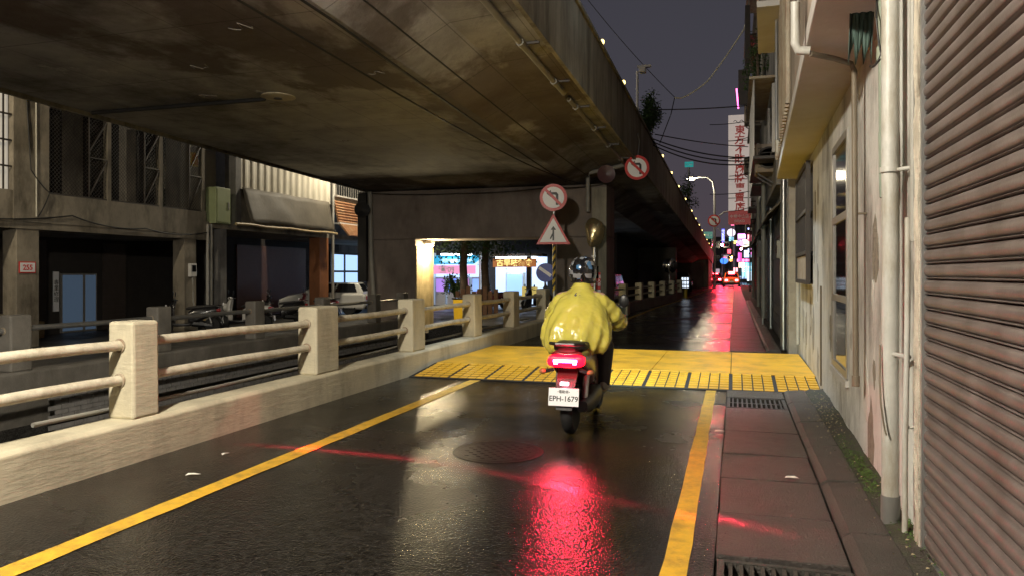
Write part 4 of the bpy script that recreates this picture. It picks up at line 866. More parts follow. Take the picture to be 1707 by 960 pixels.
t = thing('street_lamp', 'street lamp over the side street in front of the arcade building', 'street lamp', (-13.3, 8, -.3))
MB().tube([(-13.2, 8, GL), (-13.2, 8, 6.2), (-13.5, 8, 6.6), (-14.1, 8, 6.7)], .06, 10).build('pole', M['steel'], t, smooth=True); MB().box(-14.5, -13.9, 7.85, 8.15, 6.58, 6.7).build('head', M['pipe_grey'], t); MB().box(-14.45, -13.95, 7.9, 8.1, 6.57, 6.579).build('lens', bpy.data.materials['left_lens'], t)
point('lamp_glow', t, (-14.1, 8, 6.4), 800, (1, .86, .62), .15)
# fairy bulbs on the parapet
bulb = emi('bulb_yellow', (1, .72, .22), 4.5)
bm_ = MB().sph((0, 0, .10), (.045, .045, .058), 10, 6).mesh('globe', True); cm_ = MB().cyl((0, 0, 0), (0, 0, .05), .025).mesh('cap')
names = ['nearest', 'second', 'third', 'fourth', 'fifth', 'sixth', 'seventh', 'eighth', 'ninth', 'tenth', 'eleventh', 'twelfth', 'thirteenth', 'fourteenth']
for k, y in enumerate((14.8, 17.8, 27.8, 31.8, 36, 41, 47, 52, 57, 62, 67, 73, 79, 86)):
    o = thing('festoon_bulb', f'yellow bulb on the parapet edge, {names[k]} along from the camera', 'light bulb', (-2.56, y, 6.18+zb(y)), group='yellow bulbs along the overpass parapet', local=True)
    ob('globe', bm_, bulb, o); ob('cap', cm_, M['black'], o)
# cctv mast, street name post on the bridge
t = thing('camera_mast', 'white camera on a slim mast at the overpass parapet', 'security camera', (-2.66, 21.2, 5.7))
MB().cyl((-2.66, 21.2, 5.2), (-2.66, 21.2, 7.2), .035).build('mast', M['white'], t, smooth=True); MB().box(-2.66, -2.28, 21.15, 21.3, 7.30, 7.36).build('sunshield', M['white'], t); MB().box(-2.6, -2.42, 21.1, 21.35, 7.15, 7.29).build('housing', M['white'], t, bevel=.02); MB().bar((-2.66, 21.2, 7.18), (-2.5, 21.2, 7.2), .03).build('arm', M['white'], t)
t = thing('street_name_post', 'teal street name board on a yellow and black striped post', 'street sign', (-2.9, 49.8, 5))
MB().cyl((-2.9, 49.8, 4.2), (-2.9, 49.8, 8.6), .07).build('post', M['steel'], t)
for k in range(5): MB().cyl((-2.9, 49.8, 5.4+k*.36), (-2.9, 49.8, 5.58+k*.36), .085).build('stripe', M['sign_y'] if k % 2 else M['sign_k'], t)
MB().box(-3.15, -2.6, 49.72, 49.76, 8.4, 8.75).build('board', emi('teal_board', (.03, .42, .40), .5), t); text('lettering', '中山路', .16, (-2.88, 49.71, 8.57), facing((0, -1, 0)), M['sign_w'], t)
# plants on the overpass
def bush(name, label, c, r, n, seed, trunk=True, leaf=.09, m='leaf'):
    rnd = random.Random(seed); t = thing(name, label, 'plant', (c[0], c[1], c[2]-r[2]))
    mb = MB(); cl = [(Vector((rnd.gauss(0, .45), rnd.gauss(0, .45), rnd.gauss(0, .45)))) for _ in range(16)]
    for k in range(n):
        q = rnd.choice(cl) + Vector((rnd.gauss(0, .22), rnd.gauss(0, .22), rnd.gauss(0, .22)))
        p = Vector(c) + Vector((q.x*r[0], q.y*r[1], q.z*r[2])); a = Vector((rnd.gauss(0, 1), rnd.gauss(0, 1), rnd.gauss(0, .7))).normalized(); b = a.orthogonal().normalized(); s = leaf*rnd.uniform(.5, 1.2)
        mb.add([p, p + a*s*.5 + b*s*.22, p + a*s, p + a*s*.5 - b*s*.22], [(0, 1, 2, 3)])
    mb.build('foliage', M[m], t)
    if trunk:
        for k in range(4): MB().tube([(c[0], c[1], c[2]-r[2]*1.2), tuple(Vector(c) + Vector((rnd.uniform(-.4, .4)*r[0], rnd.uniform(-.4, .4)*r[1], rnd.uniform(-.1, .6)*r[2])))], [.03, .008], 6).build('stem', M['bark'], t)
    return t
bush('potted_shrub', 'leafy green shrub growing over the overpass parapet behind the camera mast', (-2.72, 24.6, 6.65), (.34, .5, .75), 3200, 3, leaf=.12)
bush('potted_shrub', 'small bushy shrub further along the overpass parapet', (-2.8, 46, 6.4), (.5, 1.2, .9), 700, 4, leaf=.16)
bush('wall_plant', 'small green plant on a ledge of the tall dark building', (.55, 19.0, 6.6), (.25, .5, .55), 700, 5, leaf=.10)
# overhead cables across the street
g = 'cables across the street'
cable('level black cable crossing high above the street', [(-2.6, 24, 6.70), (1.2, 23, 6.45)], .018, .06, group=g)
cable('level black cable crossing the street below the shrub', [(-2.45, 24, 5.9), (.5, 31, 6.5)], .018, .06, group=g)
for k in range(3): cable(('thick sagging cable of the bundle from the parapet to the tall building', 'middle strand of the sagging cable bundle', 'lowest strand of the sagging cable bundle')[k], [(-2.5, 24, 5.75-k*.1), (1.1, 23.6, 4.95-k*.05)], .022, .22+.06*k, group=g)
cable('black cable rising from the parapet to the pale cable joint', [(-2.3, 24, 5.6), (-1.95, 24, 6.5), (-1.83, 24, 7.04)], .016, .0)
cable('pale lit cable swooping up to the tall dark building', [(-1.83, 24, 7.04), (-1.5, 24, 7.05), (-.8, 24, 7.5), (.27, 24, 9.0), (.42, 24, 9.6)], .026, .04, 'cable_pale')
cable('long thin cable from above the overpass down to the pale joint', [(-4.63, 24, 10.44), (-1.83, 24, 7.04)], .012, .1)
for k in range(6): cable(f'short cable strung past the white shop sign, number {names[k]} from the top', [(-.9 if k in (0, 4) else -.2, 28.6, 7.0-k*.65), (.72, 28.6, 7.1-k*.65 + .1*(k % 2))], .014, .05, group='cables by the shop sign')

# ================================================================== vertical shop sign
t = thing('shop_sign', 'tall white vertical shop sign with dark red characters over the street', 'shop sign', (.17, 31, 3.4))
w_sign = emi('sign_face', (.84, .72, .66), .36)
MB().box(-.25, .60, 31.0, 31.35, 3.95, 7.8).build('panel', w_sign, t, bevel=.01)
MB().box(-.25, .60, 31.0, 31.35, 3.42, 3.945).build('footer', emi('sign_foot', (.5, .06, .06), .22), t)
for k, ch in enumerate('東方不敗麻將專賣店'):
    text('lettering', ch, .40, (.18 if k % 2 else .20, 30.985, 7.16-k*.385), facing((0, -1, 0)), emi('sign_dark_red', (.50, .05, .04), .22) if k == 0 else bpy.data.materials['sign_dark_red'], t, depth=.01, bold=.008)
text('lettering', '中壢中山店', .15, (.175, 30.985, 3.72), facing((0, -1, 0)), M['sign_w'], t); text('lettering', '(03)422', .13, (.175, 30.985, 3.54), facing((0, -1, 0)), M['sign_w'], t)
m = MB().tube([(-.05 + .035*k, 30.985, 7.52 + .06*math.sin(k*.9)) for k in range(14)], .012, 6); m.build('emblem', M['sign_k'], t)
for z in (4.3, 5.0, 5.7, 6.4, 7.2): MB().box(.60, .80, 31.1, 31.16, z, z+.05).build('bracket', M['darkwood'], t)
for z in (4.45, 5.2, 6.05, 6.75): MB().box(-.26, .61, 30.985, 30.999, z, z+.03).build('panel_joint', M['darkwood'], t)

# ================================================================== vehicles
def sup(y, zc, hw, hh, n=20, e=.6):
    out = []
    for k in range(n):
        a = 2*math.pi*k/n; c, s = math.cos(a), math.sin(a)
        out.append((hw*math.copysign(abs(c)**e, c), y, zc + hh*math.copysign(abs(s)**e, s)))
    return out
def loftY(secs, e=.6, dx=0): return MB().loft([[(x+dx, y, z) for x, y, z in sup(*s, e=e)] for s in secs])
red_hot = emi('tail_hot', (1, .012, .06), 560); red_glow = emi('tail_red', (1, .0015, .010), 9)
M['sc_black'] = mat('scooter_black', (.016, .015, .016), .28, var=.1, bump=0, coat=.4)
M['sc_red'] = mat('scooter_maroon', (.10, .012, .016), .28, var=.1, bump=0, coat=.5)
M['sc_white'] = mat('scooter_white', (.62, .61, .58), .3, var=.05, bump=0, coat=.5)
M['seat'] = mat('seat_vinyl', (.02, .018, .018), .55, var=.2, bump=.2)
M['tyre'] = mat('tyre', (.012, .012, .012), .75, var=.2, bump=.2)
M['lens_dim'] = mat('lens_unlit', (.35, .03, .03), .2, var=.05, bump=0)
def wheel(t, c, R_, w, name='wheel'):
    wh = MB().lathe([(R_*.62, -w*.42), (R_*.86, -w*.5), (R_*.97, -w*.32), (R_, 0), (R_*.97, w*.32), (R_*.86, w*.5), (R_*.62, w*.42)], c, (1, 0, 0), 28).build(name, M['tyre'], t, smooth=True)
    MB().lathe([(.02, -w*.3), (R_*.6, -w*.42), (R_*.66, -w*.36), (R_*.66, w*.36), (R_*.6, w*.42), (.02, w*.3)], c, (1, 0, 0), 20).build('rim', M['steel'], wh, smooth=True)
    return wh
def scooter(label, loc, rz, paint, lit=False, group=None, plate='', lean=0):
    t = thing('motor_scooter', label, 'scooter', loc, rz, group, local=True); t.rotation_euler[1] = lean
    wheel(t, (0, -.62, .235), .235, .105); wheel(t, (0, .66, .235), .235, .10)
    loftY([(-.80, .70, .07, .04), (-.77, .69, .15, .08), (-.6, .655, .17, .13), (-.35, .59, .175, .19), (-.1, .51, .16, .23), (.03, .45, .14, .19)]).build('tail_body', paint, t, smooth=True)
    loftY([(-.80, .775, .08, .02), (-.7, .79, .14, .04), (-.5, .795, .155, .05), (-.2, .77, .15, .05), (.02, .745, .10, .045), (.09, .73, .06, .03)]).build('seat', M['seat'], t, smooth=True)
    MB().tube([(-.13, -.55, .80), (-.15, -.78, .83), (-.08, -.86, .83), (.08, -.86, .83), (.15, -.78, .83), (.13, -.55, .80)], .016, 8).build('grab_rail', M['black'], t, smooth=True)
    tl = loftY([(-.855, .675, .13, .035), (-.845, .675, .165, .05), (-.80, .68, .17, .058), (-.74, .68, .16, .05)]).build('tail_light', red_glow if lit else M['lens_dim'], t, smooth=True)
    if lit:
        MB().box(-.105, .105, -.868, -.853, .672, .694).build('light_strip', red_hot, tl, bevel=.004)
        MB().box(-.10, -.07, -.866, -.852, .655, .672).build('light_strip', red_hot, tl); MB().box(.07, .10, -.866, -.852, .655, .672).build('light_strip', red_hot, tl)
    for s in (-1, 1):
        MB().bar((s*.12, -.78, .60), (s*.20, -.80, .58), .03).build('indicator_stalk', M['black'], t); MB().sph((s*.215, -.80, .58), (.035, .03, .025), 10, 6).build('turn_signal', M['orange'], t, smooth=True)
    fd = MB().add([(x, y, z) for y, z, hw in ((-.72, .60, .09), (-.80, .52, .09), (-.87, .42, .08), (-.90, .30, .075), (-.91, .26, .07)) for x in (-hw, hw)], [(2*k, 2*k+1, 2*k+3, 2*k+2) for k in range(4)]).build('rear_mudguard', M['black'], t); fd.modifiers.new('th', 'SOLIDIFY').thickness = .02
    pb = MB().obox((0, -.915, .375), (.27, .008, .155), Matrix.Rotation(-.18, 3, 'X')).build('licence_plate', M['sign_w'], t, bevel=.003)
    if plate:
        F_ = Matrix.Rotation(-.18, 3, 'X') @ facing((0, -1, 0))
        text('lettering', plate, .064, (0, -.922, .36), F_, M['sign_k'], pb, depth=.001, bold=.001)
        text('lettering', '•電動車•', .03, (0, -.912, .42), F_, M['sign_k'], pb, depth=.001)
        MB().box(-.035, .035, -.895, -.865, .475, .50).build('plate_lamp', emi('plate_lamp', (1, .75, .85), 12), t)
    loftY([(-.70, .26, .05, .05), (-.5, .27, .075, .09), (-.25, .30, .085, .11), (-.05, .30, .07, .08)], dx=.12).build('motor_case', M['black'], t, smooth=True)
    MB().bar((-.11, -.62, .24), (-.11, -.1, .32), .05, .07).build('swing_arm', M['black'], t)
    for s in (-1, 1): MB().cyl((s*.12, -.60, .30), (s*.13, -.52, .58), .03).build('shock_absorber', M['steel'], t, smooth=True)
    loftY([(-.06, .29, .14, .05), (.05, .27, .17, .045), (.36, .27, .175, .045), (.44, .30, .15, .06)], e=.45).build('floorboard', M['black'], t, smooth=True)
    rings = []
    for z, y, hw, hd in ((.26, .42, .13, .05), (.45, .44, .19, .05), (.65, .47, .20, .055), (.85, .44, .17, .07), (.96, .40, .11, .06)):
        rings.append([(hw*math.copysign(abs(math.cos(a))**.7, math.cos(a)), y + hd*math.sin(a) - .25*hw*math.cos(a)**2, z) for a in [2*math.pi*k/20 for k in range(20)]])
    MB().loft(rings).build('leg_shield', paint, t, smooth=True)
    MB().sph((0, .56, .72), (.11, .08, .12)).build('front_cowl', paint, t, smooth=True)
    MB().sph((0, .625, .80), (.075, .03, .06)).build('headlight', emi('head_lens', (1, .96, .88), 30) if lit else M['sign_w'], t, smooth=True)
    MB().tube([(0, .44, .9), (0, .58, .55), (0, .60, .44)], .03, 10).build('steering_column', M['black'], t, smooth=True)
    for s in (-1, 1): MB().cyl((s*.075, .60, .46), (s*.075, .66, .235), .022).build('fork', M['steel'], t, smooth=True)
    ff = [sup(.66 + .26*math.cos(a), .235 + .26*math.sin(a), .065, .01, 8) for a in [R(d) for d in range(10, 171, 20)]]
    MB().loft([[(x, .66 + (.262+(z-.235-.26*math.sin(a)))*math.cos(a), .235 + (.262+(z-.235-.26*math.sin(a)))*math.sin(a)) for x, y, z in r] for a, r in zip([R(d) for d in range(10, 171, 20)], ff)]).build('front_mudguard', paint, t, smooth=True)
    MB().tube([(-.34, .37, .99), (-.18, .41, 1.0), (0, .43, .97), (.18, .41, 1.0), (.34, .37, .99)], .014, 10).build('handlebar', M['black'], t, smooth=True)
    MB().sph((0, .43, .99), (.13, .07, .05)).build('handlebar_cover', paint, t, smooth=True)
    for s in (-1, 1):
        MB().cyl((s*.24, .395, .995), (s*.37, .36, .988), .018).build('grip', M['seat'], t, smooth=True)
        mr = MB().tube([(s*.20, .41, 1.0), (s*.25, .42, 1.10), (s*.31, .41, 1.14)], .008, 8).build('mirror', M['black'], t, smooth=True)
        MB().sph((s*.335, .41, 1.17), (.052, .018, .07), 14, 8).build('mirror_shell', M['black'], mr, smooth=True)
    return t
BX, BY = -1.43, 7.22
sc1 = scooter('dark maroon electric scooter with glowing red tail light ridden up to the speed table', (BX, BY, 0), 0, M['sc_red'], True, plate='EPH-1679')
# red tail beam: a lens throws a bright curved cut-off line on the road behind
d = bpy.data.lights.new('tail_beam', 'POINT'); d.energy = 60; d.color = (1, 1, 1); d.shadow_soft_size = .025; d.use_nodes = True
lt = d.node_tree; em = [n for n in lt.nodes if n.type == 'EMISSION'][0]
tcx = nn(lt, 'TexCoord'); sp = nn(lt, 'SeparateXYZ'); lt.links.new(tcx.outputs['Normal'], sp.inputs[0])
def mth(op, a, b=None, c=None):
    n = nn(lt, 'Math', operation=op)
    for i, v in enumerate((a, b, c)):
        if v is None: continue
        if isinstance(v, (int, float)): n.inputs[i].default_value = v
        else: lt.links.new(v, n.inputs[i])
    return n.outputs[0]
BEAM_SIGN = 1.0
X_, Y_, Z_ = [mth('MULTIPLY', sp.outputs[i], BEAM_SIGN) for i in range(3)]
down = mth('MAXIMUM', mth('MULTIPLY', Z_, -1), .02)
u_ = mth('DIVIDE', X_, down); v_ = mth('DIVIDE', Y_, down)
wv = mth('ADD', u_, 1.0)
spv = mth('MULTIPLY', mth('ADD', wv, mth('SQRT', mth('ADD', mth('MULTIPLY', wv, wv), .8))), .5)
fv = mth('MULTIPLY_ADD', spv, -.46, -1.22)
dist = mth('SUBTRACT', v_, fv)                       # > 0 towards the scooter
inside = mth('SMOOTH_MAX', mth('MINIMUM', mth('MULTIPLY', dist, 14), 1), 0, .05)
rim0 = mth('DIVIDE', 1, mth('ADD', 1, mth('MULTIPLY', mth('MULTIPLY', dist, dist), 260)))
rim = mth('MULTIPLY', mth('MULTIPLY', rim0, rim0), mth('MINIMUM', mth('MAXIMUM', mth('MULTIPLY_ADD', u_, -1.6, .3), mth('MULTIPLY_ADD', mth('MINIMUM', mth('MAXIMUM', mth('SUBTRACT', u_, .7), 0), 1), .5, .07)), 6))
boost = mth('MINIMUM', mth('POWER', mth('DIVIDE', .55, down), 2.2), 4)
fade = mth('MULTIPLY', mth('MINIMUM', mth('MAXIMUM', mth('MULTIPLY_ADD', u_, 1.2, 4.5), 0), 1), mth('MINIMUM', mth('MAXIMUM', mth('MULTIPLY_ADD', u_, -1.3, 3.4), 0), 1))
below = mth('GREATER_THAN', mth('MULTIPLY', Z_, -1), .03); behind = mth('LESS_THAN', Y_, -.05)
tot = mth('MULTIPLY', mth('MULTIPLY', mth('ADD', mth('MULTIPLY', inside, .55), mth('MULTIPLY', mth('MULTIPLY', rim, 24.0), mth('MULTIPLY', boost, fade))), below), behind)
upper = mth('MULTIPLY', mth('GREATER_THAN', Z_, -.03), .05)
tot = mth('ADD', tot, upper)
em.inputs['Color'].default_value = (1, .02, .06, 1); lt.links.new(tot, em.inputs['Strength'])
o = bpy.data.objects.new('tail_beam', d); COL.objects.link(o); o.parent = sc1; o.location = (.0, -.93, .72)
def spot_l(parent, loc, aim, power, col, cone, blend, size=.04):
    d = bpy.data.lights.new('head_beam', 'SPOT'); d.energy = power; d.color = col; d.spot_size = R(cone); d.spot_blend = blend; d.shadow_soft_size = size
    o = bpy.data.objects.new('head_beam', d); COL.objects.link(o); o.parent = parent; o.location = loc; o.rotation_euler = (Vector(aim)-Vector(loc)).to_track_quat('-Z', 'Y').to_euler()
spot_l(sc1, (0, .70, .80), (.55, 5.2, 0), 320, (.80, 1, .80), 62, .8)
g = 'scooters parked in the left arcades'
scooter('dark scooter parked inside the arcade behind the lit column', (-15.2, 17.9, GL), 2.2, M['sc_black'], group=g, lean=.06)
scooter('white fronted scooter parked beside the arcade column', (-14.6, 19.6, GL), 2.0, M['sc_white'], group=g, lean=.06)
scooter('black scooter parked under the bamboo pole awning', (-14.8, 21.9, GL), 2.3, M['sc_black'], group=g, lean=.06)
scooter('maroon scooter parked close to the orange column', (-14.9, 24.2, GL), 2.0, M['sc_red'], group=g, lean=.06)
g = 'scooters parked beyond the pier'
scooter('pale scooter parked under the pier opening near the lit shop', (-11.9, 33.0, GL), 1.2, M['sc_white'], group=g, lean=.06)
scooter('red scooter parked in front of the lit shop by the tree trunk', (-11.6, 35.2, GL), 1.4, M['sc_red'], group=g, lean=.06)
scooter('black scooter parked by the second lit shop front', (-9.1, 34, GL), 1.1, M['sc_black'], group=g, lean=.06)

# ------------------------------------------------------------------ rider
BO = Vector((BX, BY, 0))
pr_ = thing('person', 'rider in a billowing yellow raincoat and checked helmet seated on the scooter', 'person', (BX, BY, 0), local=True)
def remesh(o, vox, smooth=8, fac=.6):
    a = o.modifiers.new('remesh', 'REMESH'); a.mode = 'VOXEL'; a.voxel_size = vox; a.use_smooth_shade = True
    b = o.modifiers.new('smooth', 'SMOOTH'); b.iterations = smooth; b.factor = fac
skin = mat('skin', (.42, .25, .17), .5, var=.1, scale=8, bump=.05)
b = MB()
b.tube([(0, -.28, .86), (0, -.26, .98), (0, -.20, 1.12), (0, -.15, 1.24), (0, -.12, 1.31)], [.13, .12, .12, .095, .05], 16)
b.tube([(0, -.13, 1.26), (0, -.09, 1.37), (0, -.06, 1.44)], [.062, .055, .06], 12)
b.sph((0, -.03, 1.47), (.076, .095, .115), 18, 14); b.sph((0, .06, 1.455), (.014, .022, .022), 8, 6); b.sph((0, .045, 1.405), (.03, .02, .012), 8, 6); b.sph((0, .03, 1.375), (.03, .03, .02), 8, 6)
for s in (-1, 1):
    b.sph((s*.078, -.03, 1.46), (.012, .025, .034), 8, 6)
    b.tube([(s*.10, -.16, 1.23), (s*.19, -.15, 1.22), (s*.29, -.04, 1.07), (s*.325, .05, .995), (s*.315, .20, .985), (s*.305, .31, .995)], [.06, .058, .046, .043, .035, .026], 12)
    b.tube([(s*.305, .29, 1.0), (s*.305, .335, 1.012), (s*.305, .375, 1.02)], [.027, .036, .034], 10)
    for i, fx_ in enumerate((-.036, -.012, .012, .034)):
        x = s*.305 + fx_; ln = (.92, 1.05, 1.0, .8)[i if s > 0 else 3-i]; yo = .385 - (abs(x)-.305)*.27
        b.tube([(x, yo-.015, 1.018), (x, yo+.018*ln, 1.022), (x, yo+.030*ln, 1.0), (x, yo+.018*ln, .974), (x, yo-.004, .968)], [.010, .0098, .0092, .0085, .007], 8)
    x = s*.262; b.tube([(s*.28, .345, 1.0), (x, .36, .985), (x, .385, .972), (s*.275, .40, .966)], [.013, .012, .0105, .009], 8)
    b.tube([(s*.08, -.26, .84), (s*.13, -.05, .81), (s*.17, .13, .775), (s*.175, .17, .74), (s*.17, .12, .55), (s*.17, .07, .38), (s*.17, .06, .32)], [.10, .09, .07, .062, .052, .04, .035], 12)
    b.tube([(s*.17, .04, .33), (s*.18, .12, .32), (s*.185, .20, .315)], [.036, .035, .022], 10)
o = b.build('body', skin, pr_); remesh(o, .0075, 5, .5)
for s in (-1, 1): MB().sph((s*.03, .052, 1.478), (.012, .008, .008), 8, 6).build('eye', M['white'], pr_, smooth=True)
b = MB()
for s in (-1, 1): b.tube([(s*.06, -.28, .86), (s*.12, -.06, .82), (s*.18, .13, .785), (s*.188, .185, .745), (s*.18, .14, .55), (s*.18, .09, .40), (s*.178, .075, .345)], [.13, .115, .092, .085, .078, .068, .066], 14)
b.sph((0, -.28, .86), (.18, .15, .10))
o = b.build('trousers', mat('trousers', (.035, .028, .032), .7, var=.3, scale=12, bump=.2), pr_); remesh(o, .013, 6)
for s in (-1, 1):
    b = MB(); b.sph((s*.19, .13, .333), (.05, .13, .04), 14, 8); b.sph((s*.182, .05, .35), (.045, .05, .05), 12, 8)
    o = b.build('shoe', mat('shoe', (.38, .34, .30), .6) if s == -1 else bpy.data.materials['shoe'], pr_); remesh(o, .010, 4)
b = MB(); b.tube([(0, -.29, .80), (0, -.27, .95), (0, -.215, 1.12), (0, -.165, 1.21), (0, -.13, 1.27)], [.17, .165, .165, .13, .075], 18)
for s in (-1, 1): b.tube([(s*.10, -.16, 1.19), (s*.185, -.15, 1.17), (s*.285, -.05, 1.06), (s*.318, .05, .985), (s*.313, .18, .98), (s*.308, .26, .99)], [.075, .072, .066, .06, .052, .046], 12)
o = b.build('jacket', mat('jacket', (.11, .10, .085), .8, var=.4, scale=9), pr_); remesh(o, .013, 6)
# raincoat: bell of loose plastic with sleeves and collar
b = MB(); rings = []
for z, y, hx, hy in ((.70, -.32, .25, .20), (.76, -.33, .29, .225), (.84, -.32, .305, .235), (.94, -.29, .305, .23), (1.04, -.25, .285, .215), (1.13, -.21, .25, .195), (1.20, -.18, .215, .175), (1.255, -.15, .165, .145), (1.295, -.13, .12, .115), (1.335, -.11, .082, .082), (1.365, -.10, .080, .08)):
    ring = []
    for k in range(48):
        a = 2*math.pi*k/48; fold = 1 + (.060*math.sin(7*a + z*5) + .050*math.sin(13*a - z*9) + .07*noise.noise((math.cos(a)*2, math.sin(a)*2, z*3)))*max(0, min(1, (1.25-z)*2.2))
        asym = 1 + (.10 if math.cos(a) < 0 else 0)*max(0, 1-abs(z-.88)*3)*abs(math.cos(a))
        ring.append((hx*fold*asym*math.cos(a), y + hy*fold*math.sin(a), z + .014*math.sin(9*a)*(1 if z < .8 else 0)))
    rings.append(ring)
b.loft(rings)
for s in (-1, 1):
    P = [(s*.12, -.17, 1.205), (s*.20, -.15, 1.165), (s*.28, -.07, 1.065), (s*.315, .03, .985), (s*.32, .14, .97), (s*.318, .25, .985), (s*.312, .285, .99)]; rr = [.08, .092, .098, .098, .085, .07, .072]
    Q = []; RR = []
    for i in range(len(P)-1):
        for k in range(5):
            f = k/5; Q.append(Vector(P[i]).lerp(Vector(P[i+1]), f)); RR.append((rr[i]*(1-f) + rr[i+1]*f)*(1 + .07*math.sin((i*5+k)*1.9)))
    Q.append(Vector(P[-1])); RR.append(rr[-1]); b.tube(Q, RR, 16)
coat = bpy.data.materials.new('yellow_raincoat'); coat.use_nodes = True; ct = coat.node_tree; p = ct.nodes['Principled BSDF']
p.inputs['Base Color'].default_value = (.74, .65, .12, 1); p.inputs['Alpha'].default_value = .74; p.inputs['Roughness'].default_value = .24; p.inputs['Coat Weight'].default_value = .5; p.inputs['Coat Roughness'].default_value = .12
p.inputs['Subsurface Weight'].default_value = .35; p.inputs['Subsurface Radius'].default_value = (.05, .045, .01); p.inputs['Subsurface Scale'].default_value = .6
c_ = nn(ct, 'TexCoord'); mp = nn(ct, 'Mapping'); mp.inputs['Scale'].default_value = (1, 1, .45); ct.links.new(c_.outputs['Object'], mp.inputs['Vector'])
n_ = nn(ct, 'TexNoise', Scale=5.0, Detail=3, Roughness=.5, Distortion=.9, noise_type='RIDGED_MULTIFRACTAL'); ct.links.new(mp.outputs[0], n_.inputs['Vector'])
bp = nn(ct, 'Bump', Strength=.9, Distance=.045); ct.links.new(n_.outputs['Fac'], bp.inputs['Height']); ct.links.new(bp.outputs[0], p.inputs['Normal'])
o = b.build('raincoat', coat, pr_); remesh(o, .011, 3, .5)
# crumple the coat
tx = bpy.data.textures.new('crumple', 'CLOUDS'); tx.noise_scale = .11; tx.noise_depth = 3
dm = o.modifiers.new('crumple', 'DISPLACE'); dm.texture = tx; dm.strength = .022; dm.mid_level = .5
# helmet
hm = MB(); rings = []
for z, r in ((-.118, .122), (-.07, .140), (-.02, .149), (.03, .147), (.08, .128), (.118, .090), (.140, .046), (.147, .004)):
    rings.append([(r*.93*math.cos(a), -.045 + r*1.06*math.sin(a) + (.03 if False else 0), 1.478+z) for a in [2*math.pi*k/36 for k in range(36)]])
hm.loft(rings)
hel = bpy.data.materials.new('helmet_print'); hel.use_nodes = True; ht = hel.node_tree; p = ht.nodes['Principled BSDF']; p.inputs['Roughness'].default_value = .14; p.inputs['Coat Weight'].default_value = .8
c_ = nn(ht, 'TexCoord'); mp = nn(ht, 'Mapping'); mp.inputs['Rotation'].default_value = (0, 0, R(20)); ht.links.new(c_.outputs['Object'], mp.inputs['Vector'])
v_ = nn(ht, 'TexVoronoi', Scale=24); ht.links.new(mp.outputs[0], v_.inputs['Vector']); v_.inputs['Randomness'].default_value = .35
rp_ = nn(ht, 'ValToRGB'); rp_.color_ramp.interpolation = 'CONSTANT'; rp_.color_ramp.elements[0].color = (.008, .008, .009, 1); rp_.color_ramp.elements[1].position = .60; rp_.color_ramp.elements[1].color = (.20, .21, .23, 1)
e_ = rp_.color_ramp.elements.new(.78); e_.color = (.05, .14, .28, 1); e_ = rp_.color_ramp.elements.new(.86); e_.color = (.012, .012, .014, 1)
s_ = nn(ht, 'SeparateColor'); ht.links.new(v_.outputs['Color'], s_.inputs[0]); ht.links.new(s_.outputs[0], rp_.inputs[0]); ht.links.new(rp_.outputs[0], p.inputs['Base Color'])
hmo = hm.build('helmet', hel, pr_, smooth=True)
MB().loft([[(r*.94*math.cos(a), -.045 + r*1.07*math.sin(a), 1.478+z) for a in [2*math.pi*k/36 for k in range(36)]] for z, r in ((-.126, .121), (-.116, .128), (-.104, .129))]).build('helmet_rim', M['black'], hmo, smooth=True)
vz = []
for j in range(5):
    for k in range(13): a = R(20 + k*140/12); vz.append((.152*math.cos(a), -.045 + .168*math.sin(a), 1.40 + j*.03))
MB().add(vz, [(j*13+k, j*13+k+1, j*13+k+14, j*13+k+13) for j in range(4) for k in range(12)]).build('visor', M['glass'], hmo, smooth=True)

